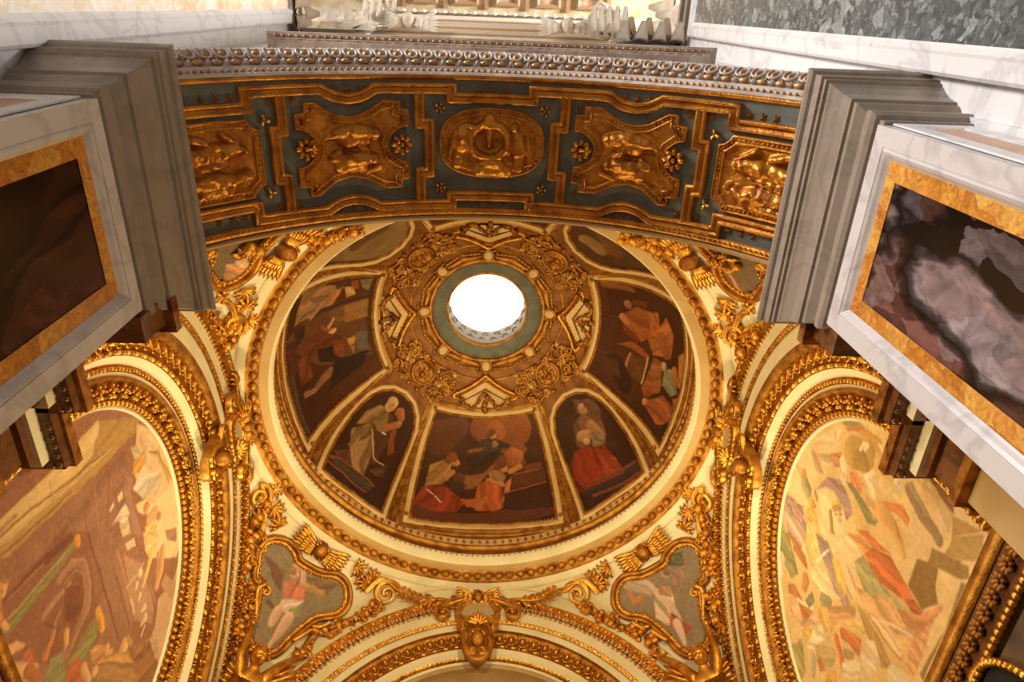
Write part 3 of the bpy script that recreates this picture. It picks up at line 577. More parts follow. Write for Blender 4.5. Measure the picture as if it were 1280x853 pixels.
# ---------------------------------------------------------------- painted figures and outlines, in the coordinates of the wall or dome panel that carries them
FRESCO_R = [('p','f0cf88',[(0.4,1.86),(0.92,1.55),(0.92,1.16),(0.71,1.18),(0.36,1.21),(0.41,1.52)]),('p','f3d490',[(-0.22,1.84),(0.34,1.67),(0.33,1.24),(0.09,1.16),(-0.03,1.68)]),('p','dcb070',[(1.5,-0.03),(1.68,-0.25),(1.61,-0.66),(1.39,-0.64),(1.05,-0.53),(0.87,-0.34),(1.22,-0.29),(1.35,-0.17)]),('p','c9a05c',[(1.68,-0.25),(1.69,-0.39),(1.61,-0.66),(1.42,-0.67),(1.53,-0.48),(1.6,-0.37)]),('c','c49a58',[(1.55,-0.12,0.03),(1.56,-0.32,0.02),(1.61,-0.53,0.02),(1.54,-0.65,0.01)]),('c','8a6a44',[(1.42,-0.13,0.06),(1.35,-0.35,0.06),(1.33,-0.53,0.05),(1.3,-0.61,0.05)]),('c','a08054',[(1.47,-0.13,0.03),(1.39,-0.41,0.02)]),('p','7a3a1c',[(1.68,-0.27),(1.79,-0.4),(1.7,-0.6),(1.59,-0.65),(1.62,-0.45)]),('p','b07a34',[(1.57,-0.65),(1.68,-0.96),(1.43,-0.71)]),('p','b0883e',[(1.44,-0.72),(1.66,-0.98),(1.48,-1.02),(1.25,-0.71)]),('p','93662e',[(1.19,-0.58),(1.35,-0.88),(1.14,-0.77),(1.03,-0.59)]),('p','c99a48',[(1.3,1.09),(1.51,0.77),(1.56,0.4),(1.42,0.3),(1.43,0.59),(1.37,0.87)]),('c','c09040',[(1.18,0.73,0.17),(1.31,0.52,0.14)]),('c','a47830',[(1.19,0.6,0.12),(1.19,0.49,0.07)]),('c','cf9f50',[(1.37,0.3,0.11),(1.38,0.13,0.08)]),('c','e2c088',[(1.35,-0.0,0.08),(1.27,-0.0,0.05)]),('c','6a5030',[(1.37,0.01,0.01)]),('c','6a5030',[(1.27,0.01,0.01)]),('c','d8b478',[(1.22,0.19,0.06),(1.29,0.02,0.05)]),('c','f0d29a',[(1.28,0.64,0.02),(1.36,0.62,0.03),(1.38,0.56,0.03),(1.32,0.58,0.02)]),('c','f0d090',[(1.52,0.43,0.02),(1.49,0.34,0.02)]),('c','d08a3c',[(1.46,0.7,0.03),(1.53,0.39,0.02)]),('p','8f8a54',[(1.34,1.03),(1.5,0.79),(1.47,0.76),(1.33,0.95)]),('p','d8683a',[(1.32,0.95),(1.51,0.7),(1.48,0.68),(1.31,0.91)],0.3),('p','e6bd80',[(0.77,1.47),(1.09,1.26),(1.28,1.04),(1.18,0.91),(0.94,1.01),(0.77,1.0),(0.59,1.16),(0.68,1.34)],0.7),('c','e8be88',[(1.12,1.11,0.06)]),('p','d9824a',[(0.93,1.09),(1.06,0.92),(0.98,0.8),(0.84,0.96)],0.5),('c','f2d8a8',[(0.99,0.85,0.06),(0.92,0.77,0.04)]),('p','d8a268',[(0.72,1.45),(0.8,1.27),(0.65,1.1),(0.57,1.24)],0.5),('p','e27a44',[(0.97,0.71),(1.04,0.58),(1.02,0.45),(0.9,0.44),(0.89,0.61)],0.5),('p','e8c890',[(1.08,0.5),(1.25,0.36),(1.15,0.25),(1.01,0.23),(0.98,0.35)],0.6),('c','ead0a0',[(1.12,0.42,0.04),(1.22,0.35,0.03)]),('c','e4b880',[(0.85,0.77,0.06),(0.86,0.65,0.04)]),('p','7d8048',[(0.85,0.7),(0.91,0.59),(0.89,0.3),(0.89,0.11),(0.81,0.13),(0.76,0.23),(0.82,0.47)],0.5),('p','d9a060',[(0.98,0.42),(1.01,0.2),(0.98,0.1),(0.85,0.15),(0.89,0.3)],0.4),('c','d99650',[(1.0,0.1,0.1),(0.99,-0.08,0.07),(0.95,-0.23,0.05),(0.88,-0.32,0.04)]),('c','b87838',[(1.05,-0.1,0.02),(0.96,-0.24,0.01)]),('p','df6a34',[(1.1,0.11),(1.24,-0.12),(1.2,-0.25),(1.12,-0.27),(1.13,-0.12),(1.08,-0.0)],0.5),('c','b0a070',[(0.3,1.38,0.09),(0.26,1.27,0.07)]),('c','d89058',[(0.39,1.46,0.06),(0.33,1.47,0.04)]),('c','8f8458',[(0.34,1.36,0.04),(0.32,1.26,0.03)]),('c','e0a050',[(0.22,1.16,0.07)]),('c','c06a34',[(0.24,1.09,0.02)]),('c','b06a30',[(0.37,1.16,0.02),(0.33,1.1,0.02)]),('p','eac068',[(0.05,1.2),(0.28,1.01),(0.22,0.79),(-0.05,0.77),(-0.33,0.93),(-0.19,1.14)],0.6),('p','e6b050',[(0.12,1.24),(0.2,1.08),(0.13,1.0),(-0.02,1.14)],0.4),('p','f2d496',[(0.42,1.11),(0.6,0.96),(0.63,0.73),(0.51,0.56),(0.4,0.53),(0.14,0.67),(0.11,0.86)],0.25),('p','a8807a',[(0.4,1.16),(0.67,1.03),(0.8,0.82),(0.75,0.57),(0.67,0.47),(0.53,0.53),(0.61,0.65),(0.64,0.85),(0.56,1.01)],0.6),('p','c49884',[(-0.18,1.86),(0.01,1.5),(0.03,1.17),(-0.23,1.08),(-0.53,1.15),(-0.42,1.47)],0.8),('p','b98a78',[(-0.09,1.75),(-0.06,1.56),(0.08,1.29),(-0.12,1.23),(-0.22,1.47)],0.7),('c','eed0a0',[(-0.28,1.6,0.02),(-0.29,1.14,0.02),(-0.37,0.98,0.02)]),('p','9a9c58',[(-0.56,1.8),(-0.43,1.65),(-0.5,1.37),(-0.6,1.17),(-0.86,1.5)],0.6),('c','c85a34',[(-0.44,1.4,0.03),(-0.4,0.99,0.02)]),('c','efb95a',[(0.53,0.74,0.09)]),('c','a8803c',[(0.4,0.8,0.04),(0.27,0.7,0.03),(0.19,0.56,0.04),(0.15,0.51,0.02)]),('c','f2c68c',[(0.46,0.7,0.09),(0.4,0.63,0.06)]),('c','b98a40',[(0.49,0.77,0.04),(0.56,0.69,0.03)]),('c','8a5a30',[(0.45,0.72,0.01),(0.46,0.7,0.01)]),('c','8a5a30',[(0.51,0.66,0.01),(0.52,0.64,0.01)]),('c','c87048',[(0.43,0.64,0.01),(0.46,0.61,0.01)]),('c','d89a64',[(0.47,0.67,0.01),(0.45,0.65,0.01)]),('p','8a5c22',[(0.99,-0.47),(1.1,-0.71),(0.93,-0.76),(0.85,-0.82),(0.67,-0.71),(0.7,-0.48)]),('p','e6bc70',[(1.11,-0.71),(1.22,-0.93),(0.92,-0.91),(0.88,-0.82),(0.96,-0.74)]),('p','96682c',[(1.19,-0.58),(1.36,-0.95),(1.28,-1.0),(1.18,-0.86),(1.06,-0.6)]),('p','b0843a',[(1.43,-0.71),(1.66,-0.97),(1.43,-0.98),(1.26,-0.73)]),('p','8a6632',[(1.21,-0.94),(1.24,-0.99),(0.17,-0.99),(0.19,-0.93),(0.74,-0.98)]),('p','dfb878',[(0.71,-0.45),(0.99,-0.47),(1.06,-0.37),(0.7,-0.4)]),('p','f0cd90',[(0.17,0.76),(0.45,0.38),(0.43,0.16),(0.26,0.17),(0.2,0.43),(0.07,0.59)],0.4),('c','eabd84',[(0.27,0.46,0.06),(0.32,0.34,0.04)]),('c','e8b880',[(0.31,0.45,0.04),(0.35,0.29,0.03)]),('p','e08a4c',[(0.42,0.47),(0.58,0.27),(0.6,0.07),(0.47,0.13),(0.47,0.28)],0.5),('p','dd5a2c',[(0.58,0.34),(0.69,0.2),(0.76,-0.2),(0.74,-0.15),(0.62,0.06)],0.5),('p','d8501f',[(0.46,0.14),(0.62,0.06),(0.74,-0.18),(0.67,-0.6),(0.61,-0.56),(0.52,-0.44),(0.41,-0.17)],0.75),('p','bf4420',[(0.56,-0.5),(0.67,-0.6),(0.67,-0.73),(0.63,-0.73),(0.54,-0.63)],0.6),('p','a8a062',[(0.28,0.22),(0.45,0.14),(0.42,-0.2),(0.52,-0.61),(0.44,-0.54),(0.28,-0.27),(0.15,-0.02)],0.6),('p','e8a868',[(0.1,0.09),(0.17,-0.08),(0.42,-0.35),(0.42,-0.74),(0.32,-0.76),(0.1,-0.71),(0.01,-0.42),(0.01,-0.1)],0.6),('p','e08a50',[(0.4,-0.45),(0.61,-0.71),(0.9,-0.86),(0.84,-0.88),(0.43,-0.78),(0.39,-0.64)],0.6),('p','e4945c',[(0.44,-0.77),(0.81,-0.85),(0.28,-0.89),(0.09,-0.88),(0.07,-0.79),(0.27,-0.73)],0.6),('p','f0c284',[(0.01,-0.16),(0.15,-0.34),(0.21,-0.66),(0.08,-0.7),(0.03,-0.47)],0.5),('c','c8703c',[(0.03,-0.18,0.01),(0.03,-0.47,0.01),(0.08,-0.7,0.01)]),('c','f4d09c',[(0.06,-0.27,0.01),(0.24,-0.47,0.01),(0.38,-0.73,0.01)]),('c','c8703c',[(0.39,-0.73,0.01),(0.62,-0.81,0.01),(0.86,-0.87,0.01)]),('p','d88050',[(-0.05,-0.29),(-0.02,-0.43),(-0.07,-0.61),(-0.11,-0.63),(-0.11,-0.48)],0.5),('p','a08078',[(0.01,0.94),(0.1,0.69),(-0.05,0.37),(-0.14,0.06),(-0.26,0.15),(-0.22,0.4),(-0.13,0.73)],0.6),('p','e8b048',[(-0.01,0.57),(0.09,0.44),(-0.07,0.21),(-0.18,0.19),(-0.15,0.36)],0.6),('p','e8b888',[(0.12,0.35),(0.25,0.23),(0.07,0.07),(-0.08,0.09),(-0.08,0.2)],0.7),('c','f2e0b0',[(-0.33,0.82,0.02),(0.03,0.65,0.01)]),('p','ecb868',[(-0.15,1.12),(-0.05,0.99),(-0.28,0.78),(-0.47,0.85),(-0.33,1.0)],0.5),('p','c06838',[(-0.37,1.29),(-0.42,0.93),(-0.49,0.89),(-0.53,1.26)],0.4),('c','c87848',[(-0.6,0.88,0.08),(-0.7,0.87,0.06)]),('p','8f9050',[(-0.67,1.71),(-0.44,1.45),(-0.67,1.03),(-0.84,1.14),(-0.82,1.52)],0.6),('p','eeca88',[(-0.43,0.83),(-0.23,0.68),(-0.22,0.24),(-0.42,0.45),(-0.51,0.74)],0.5),('p','d06a38',[(-0.96,1.18),(-0.82,1.05),(-0.85,0.79),(-0.79,0.59),(-1.1,0.7),(-1.18,0.95)],0.6),('p','e8b078',[(-1.04,1.13),(-0.93,0.94),(-1.02,0.7),(-0.76,0.52),(-0.61,0.47),(-0.84,0.48),(-1.09,0.66),(-1.17,0.91)],0.6),('c','f0d8a0',[(-0.93,0.92,0.02),(-0.76,0.61,0.02)]),('p','7a8050',[(-0.8,0.79),(-0.59,0.72),(-0.66,0.62),(-0.82,0.67)],0.3),('c','8f8c58',[(-0.49,0.5,0.08),(-0.42,0.41,0.06)]),('p','e6a848',[(-0.67,0.53),(-0.52,0.44),(-0.59,0.32),(-0.74,0.28),(-0.77,0.43)],0.5),('p','d89858',[(-0.49,0.41),(-0.31,0.23),(-0.03,0.02),(-0.17,-0.02),(-0.44,0.16),(-0.66,0.24)],0.6),('p','e8b85c',[(-0.39,0.11),(-0.17,-0.06),(-0.12,-0.23),(-0.27,-0.18),(-0.39,0.01)],0.5),('p','b98a48',[(-0.03,0.02),(0.01,-0.16),(-0.04,-0.45),(-0.14,-0.64),(-0.23,-0.55),(-0.17,-0.26)],0.3),('p','f0dca8',[(-0.99,0.53),(-0.74,0.4),(-0.81,0.24),(-1.08,0.35),(-1.23,0.51)],0.6),('p','e6b050',[(-1.13,0.68),(-0.93,0.52),(-1.05,0.5),(-1.25,0.57)],0.4),('p','d8602f',[(-0.5,0.13),(-0.42,0.08),(-0.27,-0.21),(-0.45,-0.26),(-0.48,-0.08),(-0.55,0.05)],0.5),('c','d8602f',[(-0.62,0.13,0.05),(-0.7,-0.01,0.05),(-0.78,-0.11,0.06),(-0.74,-0.18,0.05)]),('p','e0c898',[(-0.75,-0.06),(-0.52,-0.21),(-0.49,-0.33),(-0.68,-0.33),(-0.87,-0.14)],0.4),('p','b08a50',[(-0.59,-0.03),(-0.47,-0.18),(-0.55,-0.19),(-0.7,-0.05)],0.3),('p','dcc090',[(-0.27,-0.21),(-0.11,-0.35),(-0.21,-0.53),(-0.53,-0.45),(-0.54,-0.32)],0.4),('p','caa868',[(-1.05,0.41),(-0.75,0.23),(-0.76,0.03),(-1.04,0.04),(-1.18,0.25)],0.5),('p','c86838',[(-1.15,0.31),(-1.04,0.24),(-1.1,0.13),(-1.21,0.19)],0.4),('p','e8a040',[(-1.09,0.09),(-0.92,-0.02),(-0.98,-0.13),(-1.23,0.06)],0.4),('c','c0b088',[(-1.21,0.37,0.07),(-1.34,0.3,0.06)]),('p','a8a058',[(-1.53,0.81),(-1.22,0.64),(-1.48,0.4),(-1.74,0.45),(-1.77,0.63)],0.6),('p','e8b078',[(-1.29,0.8),(-1.32,0.68),(-1.42,0.72)]),('p','e8cc98',[(-0.07,-0.61),(0.04,-0.75),(0.06,-0.9),(-0.29,-0.63)],0.3),('c','eecfa0',[(-0.86,1.44,0.11),(-0.93,1.38,0.08)]),('c','dda870',[(-0.84,1.51,0.05)])]
FRESCO_L = [('p','e0b468',[(1.55,-0.76),(1.47,0.11),(1.47,0.69),(1.26,0.62),(1.2,0.47),(1.25,-0.41),(1.29,-0.68),(1.42,-0.82)]),('p','b98c44',[(1.46,0.69),(1.08,1.35),(0.98,1.18),(1.05,0.78),(1.02,0.44),(1.2,0.47)],0.25),('p','e8c076',[(1.38,0.25),(1.46,0.69),(1.34,0.64),(1.3,0.36),(1.34,-0.08)]),('p','c08e44',[(1.32,-0.87),(1.27,-0.43),(1.19,0.51),(1.02,0.94),(1.01,0.76),(1.07,0.26),(1.15,-0.37),(1.19,-0.73)]),('c','8a5e2c',[(1.4,-0.8,0.01),(1.33,-0.39,0.01),(1.12,0.7,0.01)]),('c','d8ac62',[(1.34,-0.83,0.01),(1.24,-0.19,0.01),(1.1,0.75,0.01)]),('c','8a5e2c',[(1.26,-0.8,0.01),(1.18,-0.38,0.01),(1.14,0.1,0.01)]),('p','9a5a3c',[(1.69,-0.7),(1.69,-0.32),(1.44,0.01),(1.49,-0.66),(1.53,-0.77)]),('p','a06040',[(1.64,0.3),(1.52,0.71),(1.52,0.31)]),('c','b98444',[(1.4,-0.52,0.02),(1.42,-0.72,0.02)]),('c','c89a58',[(1.36,-0.11,0.01),(1.19,-0.12,0.01)]),('p','a0694a',[(0.94,-0.22),(0.95,0.21),(0.95,0.68),(0.95,0.97),(0.73,0.91),(0.59,0.79),(0.06,0.77),(0.06,0.46),(0.89,-0.41)],0.35),('p','8a5038',[(0.94,-0.22),(0.91,-0.03),(0.85,-0.12),(0.91,-0.4)]),('c','8f5a40',[(0.93,0.2,0.01),(0.63,0.14,0.01)]),('c','b07a58',[(0.95,0.41,0.01),(0.51,0.27,0.01)]),('c','8a5640',[(0.93,0.67,0.01),(0.41,0.38,0.01)]),('p','b07a5c',[(0.74,0.91),(0.59,0.97),(0.5,0.9),(-0.05,0.89),(0.06,0.77),(0.59,0.79)]),('p','f0d08c',[(0.56,1.47),(0.33,1.72),(-0.19,1.78),(-0.73,1.65),(-0.84,1.41),(-0.37,0.92),(0.21,1.18)]),('p','e8c480',[(1.05,1.27),(0.76,1.6),(0.33,1.8),(-0.02,1.77),(0.07,1.3),(0.29,1.07),(0.61,1.02)]),('p','e6d0a0',[(0.51,0.94),(0.59,1.2),(0.34,1.45),(0.2,1.28),(0.29,1.07)],0.5),('p','d8c090',[(0.37,1.28),(0.29,1.5),(0.11,1.35),(0.29,1.07)],0.4),('p','e89a38',[(0.74,1.07),(0.72,1.33),(0.61,1.32),(0.59,1.1),(0.65,0.97)],0.5),('c','e8b880',[(0.85,1.32,0.07),(0.74,1.32,0.06)]),('c','e8bc84',[(0.67,1.34,0.07),(0.56,1.29,0.05),(0.43,1.38,0.03)]),('c','c08048',[(0.65,1.37,0.01),(0.54,1.5,0.02)]),('p','d0b880',[(0.91,1.08),(0.84,1.21),(0.7,1.22),(0.75,1.08)],0.4),('c','d8a048',[(0.52,1.53,0.03),(0.1,1.62,0.03)]),('c','b0783c',[(0.51,1.54,0.01),(0.07,1.68,0.01)]),('c','e8cc98',[(0.83,1.41,0.03),(0.65,1.51,0.03)]),('p','ecd09c',[(0.58,0.49),(0.61,0.59),(0.57,0.59),(0.56,0.51)]),('p','e8c890',[(0.61,0.67),(0.62,0.77),(0.54,0.76),(0.54,0.67)],0.3),('p','ead0a0',[(0.43,0.48),(0.46,0.64),(0.48,0.77),(0.33,0.79),(0.26,0.67),(0.4,0.58)],0.5),('p','dcb880',[(0.35,0.59),(0.29,0.75),(0.12,0.73),(0.2,0.61)],0.4),('p','e8c880',[(0.33,0.92),(0.25,1.12),(0.09,1.27),(-0.02,1.26),(0.03,1.1),(0.22,0.94)],0.5),('c','d88848',[(0.16,1.09,0.06)]),('c','e2a868',[(-0.03,1.22,0.09),(0.0,1.09,0.07)]),('c','c88850',[(-0.11,1.27,0.05)]),('p','f0c060',[(-0.01,0.99),(-0.15,1.2),(-0.3,1.17),(-0.18,0.94)],0.5),('p','b88058',[(-0.37,1.33),(-0.52,1.55),(-0.68,1.48),(-0.49,1.32)],0.4),('p','96583c',[(1.0,-0.81),(0.84,-0.03),(0.63,0.16),(0.05,0.01),(-0.35,-0.01),(-0.36,-0.38),(0.56,-1.11),(0.78,-1.11),(0.9,-1.03)]),('p','7a3a28',[(0.9,-0.4),(0.82,-0.04),(0.74,-0.03),(0.9,-0.85),(0.94,-0.91)]),('c','b07050',[(0.91,-0.85,0.01),(0.84,-0.43,0.01)]),('c','b87c5a',[(0.46,-0.6,0.03),(0.47,-0.43,0.03),(0.43,-0.24,0.02)]),('c','a86c4c',[(0.58,-0.33,0.04),(0.58,-0.15,0.04),(0.45,-0.02,0.04),(0.22,-0.04,0.05),(0.07,-0.11,0.05),(-0.02,-0.33,0.04),(-0.09,-0.52,0.04)]),('c','b98060',[(0.59,-0.33,0.01),(0.61,-0.14,0.01),(0.45,0.01,0.01),(0.2,-0.0,0.01),(-0.0,-0.12,0.01),(-0.07,-0.44,0.01)]),('c','8a4c34',[(0.51,-0.32,0.01),(0.47,-0.15,0.01),(0.28,-0.09,0.01),(0.12,-0.16,0.02),(0.06,-0.34,0.01)]),('c','b07656',[(0.5,-0.28,0.01),(0.48,-0.13,0.01),(0.36,-0.06,0.01),(0.18,-0.09,0.01),(0.05,-0.2,0.01)]),('p','87462e',[(0.46,-0.3),(0.3,-0.13),(0.12,-0.16),(0.06,-0.34),(0.22,-0.43),(0.33,-0.36)]),('p','7c3c28',[(0.3,-0.35),(0.19,-0.21),(0.1,-0.32),(0.21,-0.41)]),('p','8f8440',[(0.74,-1.0),(0.74,-0.19),(0.74,-0.03),(0.66,-0.02),(0.64,-0.88),(0.66,-0.98)],0.4),('c','a89a58',[(0.77,-0.91,0.01),(0.72,-0.18,0.01)]),('p','8f8844',[(-0.15,-0.55),(-0.13,-0.07),(-0.26,-0.05),(-0.32,-0.13),(-0.36,-0.38)],0.4),('p','a0684a',[(0.63,0.16),(0.36,0.48),(-0.4,0.44),(-0.83,0.38),(-0.63,0.1),(-0.09,0.11)]),('p','a86e4e',[(0.22,0.47),(-0.07,0.49),(-0.72,0.43),(-0.73,0.33),(0.1,0.36)]),('c','6e3c28',[(0.62,0.14,0.01),(-0.12,0.15,0.01),(-0.66,0.14,0.01)]),('c','7a4830',[(0.03,0.36,0.01),(-0.7,0.34,0.01)]),('c','c08a64',[(0.14,0.47,0.01),(-0.43,0.46,0.01)]),('p','b98660',[(0.02,0.54),(-0.34,0.8),(-0.89,0.84),(-1.09,0.68),(-0.72,0.43)]),('c','8a5a40',[(0.04,0.79,0.01),(-0.35,0.79,0.01),(-0.99,0.8,0.01)]),('c','d8a878',[(-0.34,0.8,0.01),(-0.31,0.45,0.01)]),('p','d8a878',[(-0.94,0.89),(-1.02,1.25),(-0.88,1.57),(-1.4,1.13),(-1.64,0.66),(-1.26,0.36),(-1.14,0.73)]),('p','c89468',[(-0.8,1.14),(-1.16,1.32),(-1.18,1.14),(-0.86,1.0)]),('p','caa070',[(-1.12,0.52),(-1.29,0.74),(-1.58,0.61),(-1.29,0.38)],0.4),('p','e8c070',[(-0.04,0.93),(-0.25,1.16),(-0.4,1.05),(-0.43,0.93),(-0.23,0.88)],0.5),('c','e8bc60',[(-0.35,1.0,0.05),(-0.46,0.83,0.04),(-0.55,0.7,0.02)]),('c','d89c5c',[(-0.52,1.19,0.07),(-0.68,1.08,0.06),(-0.78,0.92,0.05)]),('c','c8844c',[(-0.48,1.09,0.03),(-0.72,0.95,0.02)]),('p','e8c88c',[(0.1,0.6),(0.03,0.76),(-0.07,0.75),(0.02,0.6)],0.4),('c','e8c890',[(-0.37,0.71,0.04)]),('c','e4c088',[(-0.43,0.62,0.03),(-0.46,0.59,0.02)]),('c','e0b880',[(-0.59,0.62,0.03),(-0.61,0.58,0.02)]),('c','e4bc88',[(-0.78,0.64,0.04),(-0.77,0.57,0.02)]),('c','e0b480',[(-0.89,0.59,0.05),(-0.89,0.52,0.02)]),('c','d8b080',[(-0.48,0.47,0.02),(-0.65,0.46,0.02)]),('c','f0dcb0',[(-1.0,0.47,0.01),(-0.97,0.56,0.01)]),('c','e88c24',[(0.7,-0.0,0.05),(0.65,-0.0,0.03)]),('c','e89828',[(-0.12,-0.01,0.04),(-0.24,-0.0,0.05),(-0.32,-0.03,0.04)]),('c','c87018',[(-0.22,-0.02,0.02),(-0.3,-0.04,0.01)]),('c','e09a54',[(1.03,-0.85,0.05),(0.99,-0.88,0.04)]),('c','b8703c',[(1.01,-0.87,0.01),(0.99,-0.87,0.01)]),('c','b86a34',[(1.07,-0.83,0.02),(1.02,-0.8,0.01)]),('p','d08448',[(0.96,-1.03),(0.85,-0.95),(0.73,-0.95),(0.83,-1.09)],0.5),('c','e09c58',[(0.77,-0.97,0.03),(0.71,-0.94,0.02)]),('p','cc7c3c',[(1.08,-0.98),(0.96,-0.9),(0.84,-0.95),(0.92,-1.05)],0.4),('c','e8a45c',[(0.59,-1.1,0.06),(0.51,-0.94,0.04),(0.45,-0.88,0.02)]),('p','c86038',[(0.39,-0.89),(0.35,-0.81),(0.21,-0.83),(0.33,-0.93)],0.5),('c','d07840',[(0.28,-0.52,0.02),(0.2,-0.61,0.03),(0.15,-0.72,0.04)]),('c','8a5030',[(0.37,-0.58,0.01),(0.19,-0.51,0.01)]),('c','c88448',[(0.33,-0.42,0.01),(0.29,-0.51,0.01)]),('c','e0a04c',[(0.09,-0.44,0.04),(0.01,-0.48,0.03)]),('c','a88858',[(0.0,-0.5,0.02),(-0.09,-0.59,0.02)]),('p','9a9058',[(0.08,-0.68),(-0.01,-0.55),(-0.13,-0.56),(0.03,-0.71)],0.4),('p','d05830',[(-0.19,-0.47),(-0.25,-0.4),(-0.36,-0.38),(-0.22,-0.51)],0.3),('p','d08a50',[(-0.34,-0.24),(-0.39,-0.14),(-0.65,0.03),(-0.81,-0.01),(-0.48,-0.28)],0.6),('c','d89c5c',[(-0.57,-0.05,0.05)]),('c','e0a458',[(-0.8,0.19,0.08),(-0.8,0.14,0.06)]),('c','c08848',[(-0.79,0.27,0.03),(-0.89,0.29,0.03)]),('p','c89040',[(-0.57,-0.13),(-0.91,0.22),(-1.13,0.25),(-0.67,-0.15)],0.6),('p','b87848',[(-0.97,0.32),(-1.1,0.46),(-1.26,0.36),(-1.13,0.25)],0.5),('p','c28a48',[(-0.59,-0.17),(-1.12,0.25),(-1.5,0.29),(-0.7,-0.33)],0.7),('p','a86a3c',[(-1.08,0.27),(-1.18,0.57),(-1.59,0.61),(-1.62,0.38),(-1.42,0.22)],0.5),('p','c65a2c',[(-0.18,-0.51),(-0.35,-0.37),(-0.62,-0.39),(-0.3,-0.64)],0.5),('p','8f8a50',[(0.07,-0.71),(-0.13,-0.56),(-0.32,-0.62),(-0.05,-0.83)],0.4),('p','d8985a',[(0.65,-1.17),(0.39,-0.98),(0.18,-0.81),(-0.05,-0.83),(0.49,-1.24)],0.6),('c','d89c5c',[(-0.39,-0.39,0.05),(-0.57,-0.37,0.04)]),('c','b0622c',[(0.22,-0.91,0.06),(0.06,-0.86,0.05)]),('c','e0a868',[(-0.58,-0.27,0.05)])]
DOME_S = [('c','8a4214',[(-14.56,44.9,7.13),(0.38,45.87,5.86)]),('c','9a4e1a',[(-5.51,44.12,3.84)]),('c','5a2c12',[(20.72,39.33,6.76),(12.29,44.96,3.87)]),('c','7a3c18',[(-12.46,34.53,5.35)]),('c','a05224',[(-12.38,33.97,3.55)]),('c','40200e',[(-19.82,33.09,2.96)]),('p','8a5228',[(11.41,27.02),(0.01,28.6),(-7.45,35.09),(-4.74,31.34),(4.25,22.1),(10.74,21.9)],0.4),('p','2a1e16',[(6.99,34.42),(0.13,35.36),(-5.06,37.49),(-8.08,35.04),(-2.37,33.11),(3.58,30.18),(6.33,31.1)],0.7),('p','3e3020',[(1.63,40.88),(-2.53,42.01),(-6.64,40.73),(-7.61,36.76),(-1.14,36.48),(2.13,37.54)],0.6),('p','30241c',[(-6.64,40.73),(-11.81,38.56),(-10.26,37.06),(-7.06,37.92)],0.4),('c','7a4420',[(6.55,36.15,0.6),(1.48,37.56,0.73)]),('c','b07038',[(-3.61,42.53,1.39)]),('c','6a2e14',[(-3.3,43.76,1.53),(-1.84,42.57,0.76)]),('c','8a5830',[(-4.49,39.18,1.23)]),('p','9a6430',[(21.25,28.76),(16.49,31.76),(12.82,31.93),(13.1,26.71),(15.26,22.75),(21.16,20.19),(21.07,24.69)],0.7),('c','a86c34',[(11.53,31.58,1.51)]),('c','7a3814',[(13.39,33.25,2.0),(14.6,31.59,1.16)]),('c','a86a34',[(14.57,25.25,1.13),(12.15,28.04,0.91)]),('c','5a3018',[(9.3,26.19,1.93)]),('c','3a2818',[(9.19,22.73,2.25)]),('p','8a2c0e',[(24.55,11.83),(21.87,19.65),(14.1,22.43),(8.84,19.25),(6.51,15.97),(8.81,12.63),(18.7,10.88)],0.7),('c','d8c8b0',[(20.09,19.04,0.17),(17.97,17.87,0.17)]),('c','d8c8b0',[(16.81,17.29,0.17),(14.41,15.19,0.17)]),('p','9a6434',[(-1.73,29.17),(-4.69,30.21),(-8.04,27.68),(-7.23,24.3),(-2.27,25.73)],0.5),('c','b8743c',[(-7.66,30.28,1.51)]),('c','6a3014',[(-7.22,32.3,2.11),(-5.31,30.74,1.16)]),('c','b06830',[(-9.87,28.62,0.92),(-14.16,29.69,1.04)]),('c','b46c34',[(-1.71,25.74,0.91),(-6.65,23.77,0.79)]),('p','b04c18',[(2.17,24.54),(-2.27,25.73),(-6.58,22.61),(-6.74,14.88),(-4.17,13.55),(2.86,13.86),(3.07,19.83)],0.7),('p','b4501c',[(8.22,18.15),(1.98,18.7),(2.89,15.07),(5.42,14.88)],0.4),('p','c06a38',[(-7.78,24.24),(-10.26,26.84),(-9.25,21.74),(-6.3,16.72)],0.3),('c','a85a28',[(2.39,15.1,0.78),(-0.63,18.76,0.89)]),('p','5a2c14',[(-10.89,27.33),(-23.59,26.16),(-22.66,22.28),(-9.83,22.25)]),('p','6e3818',[(-16.0,29.91),(-22.78,29.96),(-22.76,27.61),(-15.51,27.12)]),('p','3a1e10',[(-7.03,20.81),(-22.41,21.16),(-22.35,11.94),(-7.22,14.22)]),('c','8a5028',[(-11.46,27.25,0.23),(-22.62,27.06,0.23)]),('c','8a5028',[(-7.6,21.35,0.28),(-22.53,21.72,0.28)]),('p','5a2a10',[(24.93,11.04),(12.73,11.58),(-7.2,13.92),(-23.34,11.57),(-23.37,8.36),(0.77,8.37),(25.15,6.44)])]
